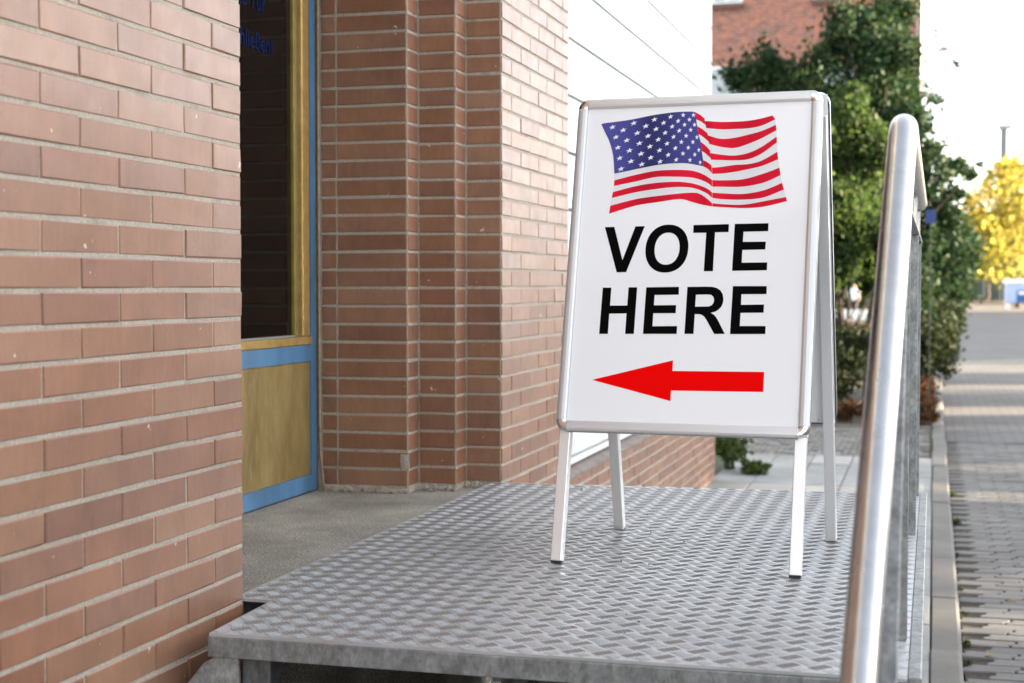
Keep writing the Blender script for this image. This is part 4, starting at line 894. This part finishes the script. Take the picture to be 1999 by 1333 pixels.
# standing person far away, white top and dark trousers
def person(base, h, label):
    p = root('person', base, label, 'person'); b = Vector(base); s = h/1.72
    J = {'pel':(0,0,.95,.15),'wai':(0,0,1.10,.135),'che':(0,0,1.32,.165),'nec':(0,0,1.47,.06),'hed':(0,-.01,1.60,.098),'hd2':(0,-.01,1.68,.08)}
    for sd,q in (('l',-1),('r',1)):
        J.update({'hip'+sd:(q*.10,0,.90,.095),'kne'+sd:(q*.11,-.02,.50,.065),'ank'+sd:(q*.11,.02,.09,.045),'toe'+sd:(q*.13,-.15,.04,.04),
                  'sho'+sd:(q*.19,0,1.40,.065),'elb'+sd:(q*.27,.03,1.14,.045),'wri'+sd:(q*.25,-.10,.92,.033),'han'+sd:(q*.24,-.15,.85,.036)})
    E_ = [('pel','wai'),('wai','che'),('che','nec'),('nec','hed'),('hed','hd2')]
    for sd in 'lr': E_ += [('pel','hip'+sd),('hip'+sd,'kne'+sd),('kne'+sd,'ank'+sd),('ank'+sd,'toe'+sd),('che','sho'+sd),('sho'+sd,'elb'+sd),('elb'+sd,'wri'+sd),('wri'+sd,'han'+sd)]
    ks = list(J); me = bpy.data.meshes.new('body')
    me.from_pydata([(J[k][0]*s,J[k][1]*s,J[k][2]*s) for k in ks], [(ks.index(a),ks.index(c)) for a,c in E_], [])
    o = bpy.data.objects.new('body', me); COL.objects.link(o)
    md = o.modifiers.new('skin','SKIN')
    for i,k in enumerate(ks): me.skin_vertices[0].data[i].radius = (J[k][3]*s,)*2; me.skin_vertices[0].data[i].use_root = (k == 'pel')
    sb_ = o.modifiers.new('sub','SUBSURF'); sb_.levels = 1; sb_.render_levels = 1
    bpy.context.view_layer.update()
    bm_ = bpy.data.meshes.new_from_object(o.evaluated_get(bpy.context.evaluated_depsgraph_get())); bpy.data.objects.remove(o)
    mats = [plain('white_shirt',(.78,.78,.78),.8), plain('dark_trousers',(.03,.032,.04),.8), plain('skin',(.42,.25,.18),.6), plain('hair',(.20,.09,.03),.7)]
    bm_.materials.clear()
    for m_ in mats: bm_.materials.append(m_)
    for q in bm_.polygons:
        z = q.center.z/s; x = abs(q.center.x/s)
        q.material_index = (3 if z > 1.62 or (z > 1.54 and q.center.y > .02) else 2) if z > 1.47 else (2 if x > .2 and z < 1.08 else (0 if z > .93 else 1)); q.use_smooth = True
    bo = bpy.data.objects.new('body', bm_); COL.objects.link(bo); bo.parent = p; OFF[bo] = OFF[p]
    return p
q = pt(1667,600,70); person((q.x,70,-.16), 1.60, 'blurred distant person in white top and dark trousers behind the low white wall')

GY = 'sunlit autumn trees at the end of the road'
def ytree(lst, Y, base, seed, label, n=5200):
    return tree('autumn_tree', label, base, B(lst, Y, 1.5), n, .34, M_leaf_yellow, 1.9, .20, seed, GY, sub=10, spread=.42)
ytree([(1945,365,40),(1988,345,38),(1918,410,36),(1970,420,48),(1998,400,40),(1938,462,38),(1985,470,44),(1895,440,18),(1960,505,34),(1925,500,26),(1998,515,30),(1915,445,30),(1880,470,22),(1950,330,22),(1975,320,18)], 100, (pt(1986,560,100).x,100,-.16), 71, 'sunlit yellow autumn tree at the end of the road behind the blue container', 6400)
ytree([(2060,350,60),(2100,430,60),(2040,450,60),(2090,300,40)], 96, (pt(2070,560,96).x,96,-.16), 72, 'sunlit yellow autumn tree to the right of the blue container')
ytree([(1905,470,26),(1880,500,26),(1925,505,30),(1865,480,20),(1950,510,26)], 118, (pt(1926,560,118).x,118,-.16), 73, 'smaller sunlit yellow tree behind the fence at the road end', 3600)
tree('green_tree', 'dark green tree at the road end between the yellow trees', (pt(1890,560,108).x,108,-.16), B([(1898,418,22),(1885,455,26),(1915,440,20),(1870,500,30),(1862,540,26)], 108, 1.5), 3000, .30, M_leaf_dark, 2.0, .18, 74)
tree('distant_trees_tree', 'wide hazy tree line crown behind the end of the road', (pt(1930,560,150).x,150,-.16), B([(1860,540,26),(1900,535,24),(1940,540,26),(1985,535,26),(2030,530,30),(1960,500,30),(1820,535,26),(2080,530,30)], 150, 4), 5000, .5, M_leaf_yellow, 2.0, .3, 75)
fx0, fx1 = pt(1858,560,128).x, pt(2050,560,128).x
fence = root('chain_fence', ((fx0+fx1)/2,128,-.16), 'grey mesh fence across the end of the road', 'fence')
nP = 6
for i in range(nP+1):
    x = fx0+(fx1-fx0)*i/nP; MB().tube([(x,128,-.16),(x,128,1.75)], .05, 8).build('post', plain('fence_post',(.33,.38,.36),.5), fence)
    if i < nP:
        x2 = fx0+(fx1-fx0)*(i+1)/nP; mp_ = MB()
        for k in range(24): xx = x+(x2-x)*(k+.5)/24; mp_.bar((xx,128,-.05),(xx,128,1.68),.03,.03)
        for k in range(7): zz = .0+1.65*k/6; mp_.bar((x,128,zz),(x2,128,zz),.03,.03)
        mp_.build('mesh_panel', plain('fence_wire',(.09,.12,.11),.6), fence)
tag(add('road_end_kerb', *box(fx0-3,fx1+6,112.2,112.6,-.16,.22), plain('tan_kerb',(.40,.34,.25),.85)), kind='structure')  # kerb in a tan colour of its own
shrub('fence_hedge', 'dark low hedge behind the mesh fence', ((fx0+fx1)/2-1,131,.9), (8,1.0,1.25), 9000, .3, M_leaf_dark, 76, cat='hedge', lobes=14)
# blue container on legs
cx0 = pt(1963,575,94).x; cY = 94
ct_ = root('blue_container', (cx0+1.6,cY+.8,-.1), 'pale blue container with dark blue panel at the road edge', 'container')
M_pb = plain('pale_blue_paint',(.30,.42,.66),.5); M_db = plain('dark_blue_paint',(.015,.09,.30),.5)
MB().box(cx0,cx0+3.4,cY,cY+1.7,.28,1.42).build('body', M_pb, ct_, bevel=.03)
MB().box(cx0+.62,cx0+3.2,cY-.03,cY-.001,.32,1.05).build('side_panel', M_db, ct_)
MB().box(cx0+.72,cx0+2.6,cY-.045,cY-.0305,.80,.96).build('stripe', M_whitetrim, ct_)
MB().box(cx0-.1,cx0+3.5,cY-.06,cY+1.76,1.421,1.70).build('lid', M_whitetrim, ct_, bevel=.06)
for x in (cx0+.12,cx0+1.7,cx0+3.2): MB().box(x-.11,x+.11,cY+.05,cY+.3,-.07,.2799).build('leg', M_whitetrim, ct_)
mb = MB(); c = pt(1961,300,300)
m0 = root('mast', (c.x,300,-.16), 'tall thin pale mast standing far behind the yellow trees', 'mast')
z1_ = pt(1961,252,300).z
mb.tube([(c.x,300,-.16),(c.x,300,z1_)], [.95,.85], 12); mb.build('shaft', plain('mast_grey',(.14,.15,.15),.6), m0)
MB().box(c.x-1.3,c.x+1.3,298.9,301.1,z1_,z1_+.8).build('head', plain('mast_head',(.30,.31,.31),.6), m0)
q = pt(1817,423,15.3); s_ = root('marker_sign', (q.x,15.32,.0), 'small dark blue plate on a thin post in front of the tree', 'sign')
MB().box(q.x-.047,q.x+.047,15.29,15.30,q.z-.066,q.z+.066).build('plate', plain('sign_blue',(.006,.035,.17),.4), s_, bevel=.002)
MB().tube([(q.x,15.312,0),(q.x,15.312,q.z+.07)], .006, 8).build('post', plain('dark_green_post',(.03,.04,.03),.6), s_)

# ------------------------------------------------------------------ unseen other side of the street, added to shade the pavement and band the sun
op = root('unseen_sun_block', (16,6,-.12), 'unseen plain block across the street, added to shade it and band the sun', 'building')
M_render = plain('grey_render', (.42,.40,.37), .85, nz=1.5, amt=.12)
SLAB = 2.24
MB().box(14,16.2,-16,19.5,SLAB,6.2).build('sun_block_upper', M_render, op)
def wallpiece(y0, y1): MB().box(14.02,14.25,y0,y1,-.12,SLAB-.001).build('sun_slot_wall', M_render, op)  # added wall pieces, spaced so sun bands reach the road
k_ = 13.5*tan(SUN_AZ)
lit = [(6.45,6.95),(7.40,7.72),(10.35,10.85),(12.2,12.45)]
y_ = -16
for a,b in lit: wallpiece(y_, a+k_); y_ = b+k_
wallpiece(y_, 19.5)
for y in range(-14,19,3):
    f = MB().box(13.97,13.9995,y,y+1.3,3.2,4.8).build('window', M_whitetrim, op); MB().box(13.955,13.9695,y+.08,y+1.22,3.28,4.72).build('pane', M_winglass, f)
for i,(y,lab) in enumerate(((10.6,'unseen green shrub added to dapple the sun nearest the added block'),(13.2,'unseen green shrub added to dapple the sun beside the added block'),(24.2,'unseen green shrub added to dapple the sun at the first wall gap'),(27.0,'unseen green shrub added to dapple the sun at the second wall gap'),(32.0,'unseen green shrub added to dapple the sun at the widest wall gap'))):
    shrub('dapple_shrub', lab, (12.6,y,1.25), (.7,1.0,.75), 420, .14, M_leaf_mid, 90+i, 'unseen shrubs added to dapple the sun', lobes=5)  # loose leaf clouds added out of view to break up the sun bands
# unseen wall added further on, its gaps placed to pass sun bands
gw = root('sun_gap_wall', (14,40,-.12), 'unseen wall across the street, added with gaps that band the sun', 'wall')
y_ = 19.6
for a,b in ((17.2,18.4),(20.6,22.4),(25.4,29.5)):
    if a+k_ > y_+.05: MB().box(13.9,14.15,y_,a+k_,-.12,2.4).build('wall_panel', M_render, gw)
    y_ = max(y_, b+k_)
MB().box(13.9,14.15,y_,88,-.12,2.2).build('wall_panel', M_render, gw)
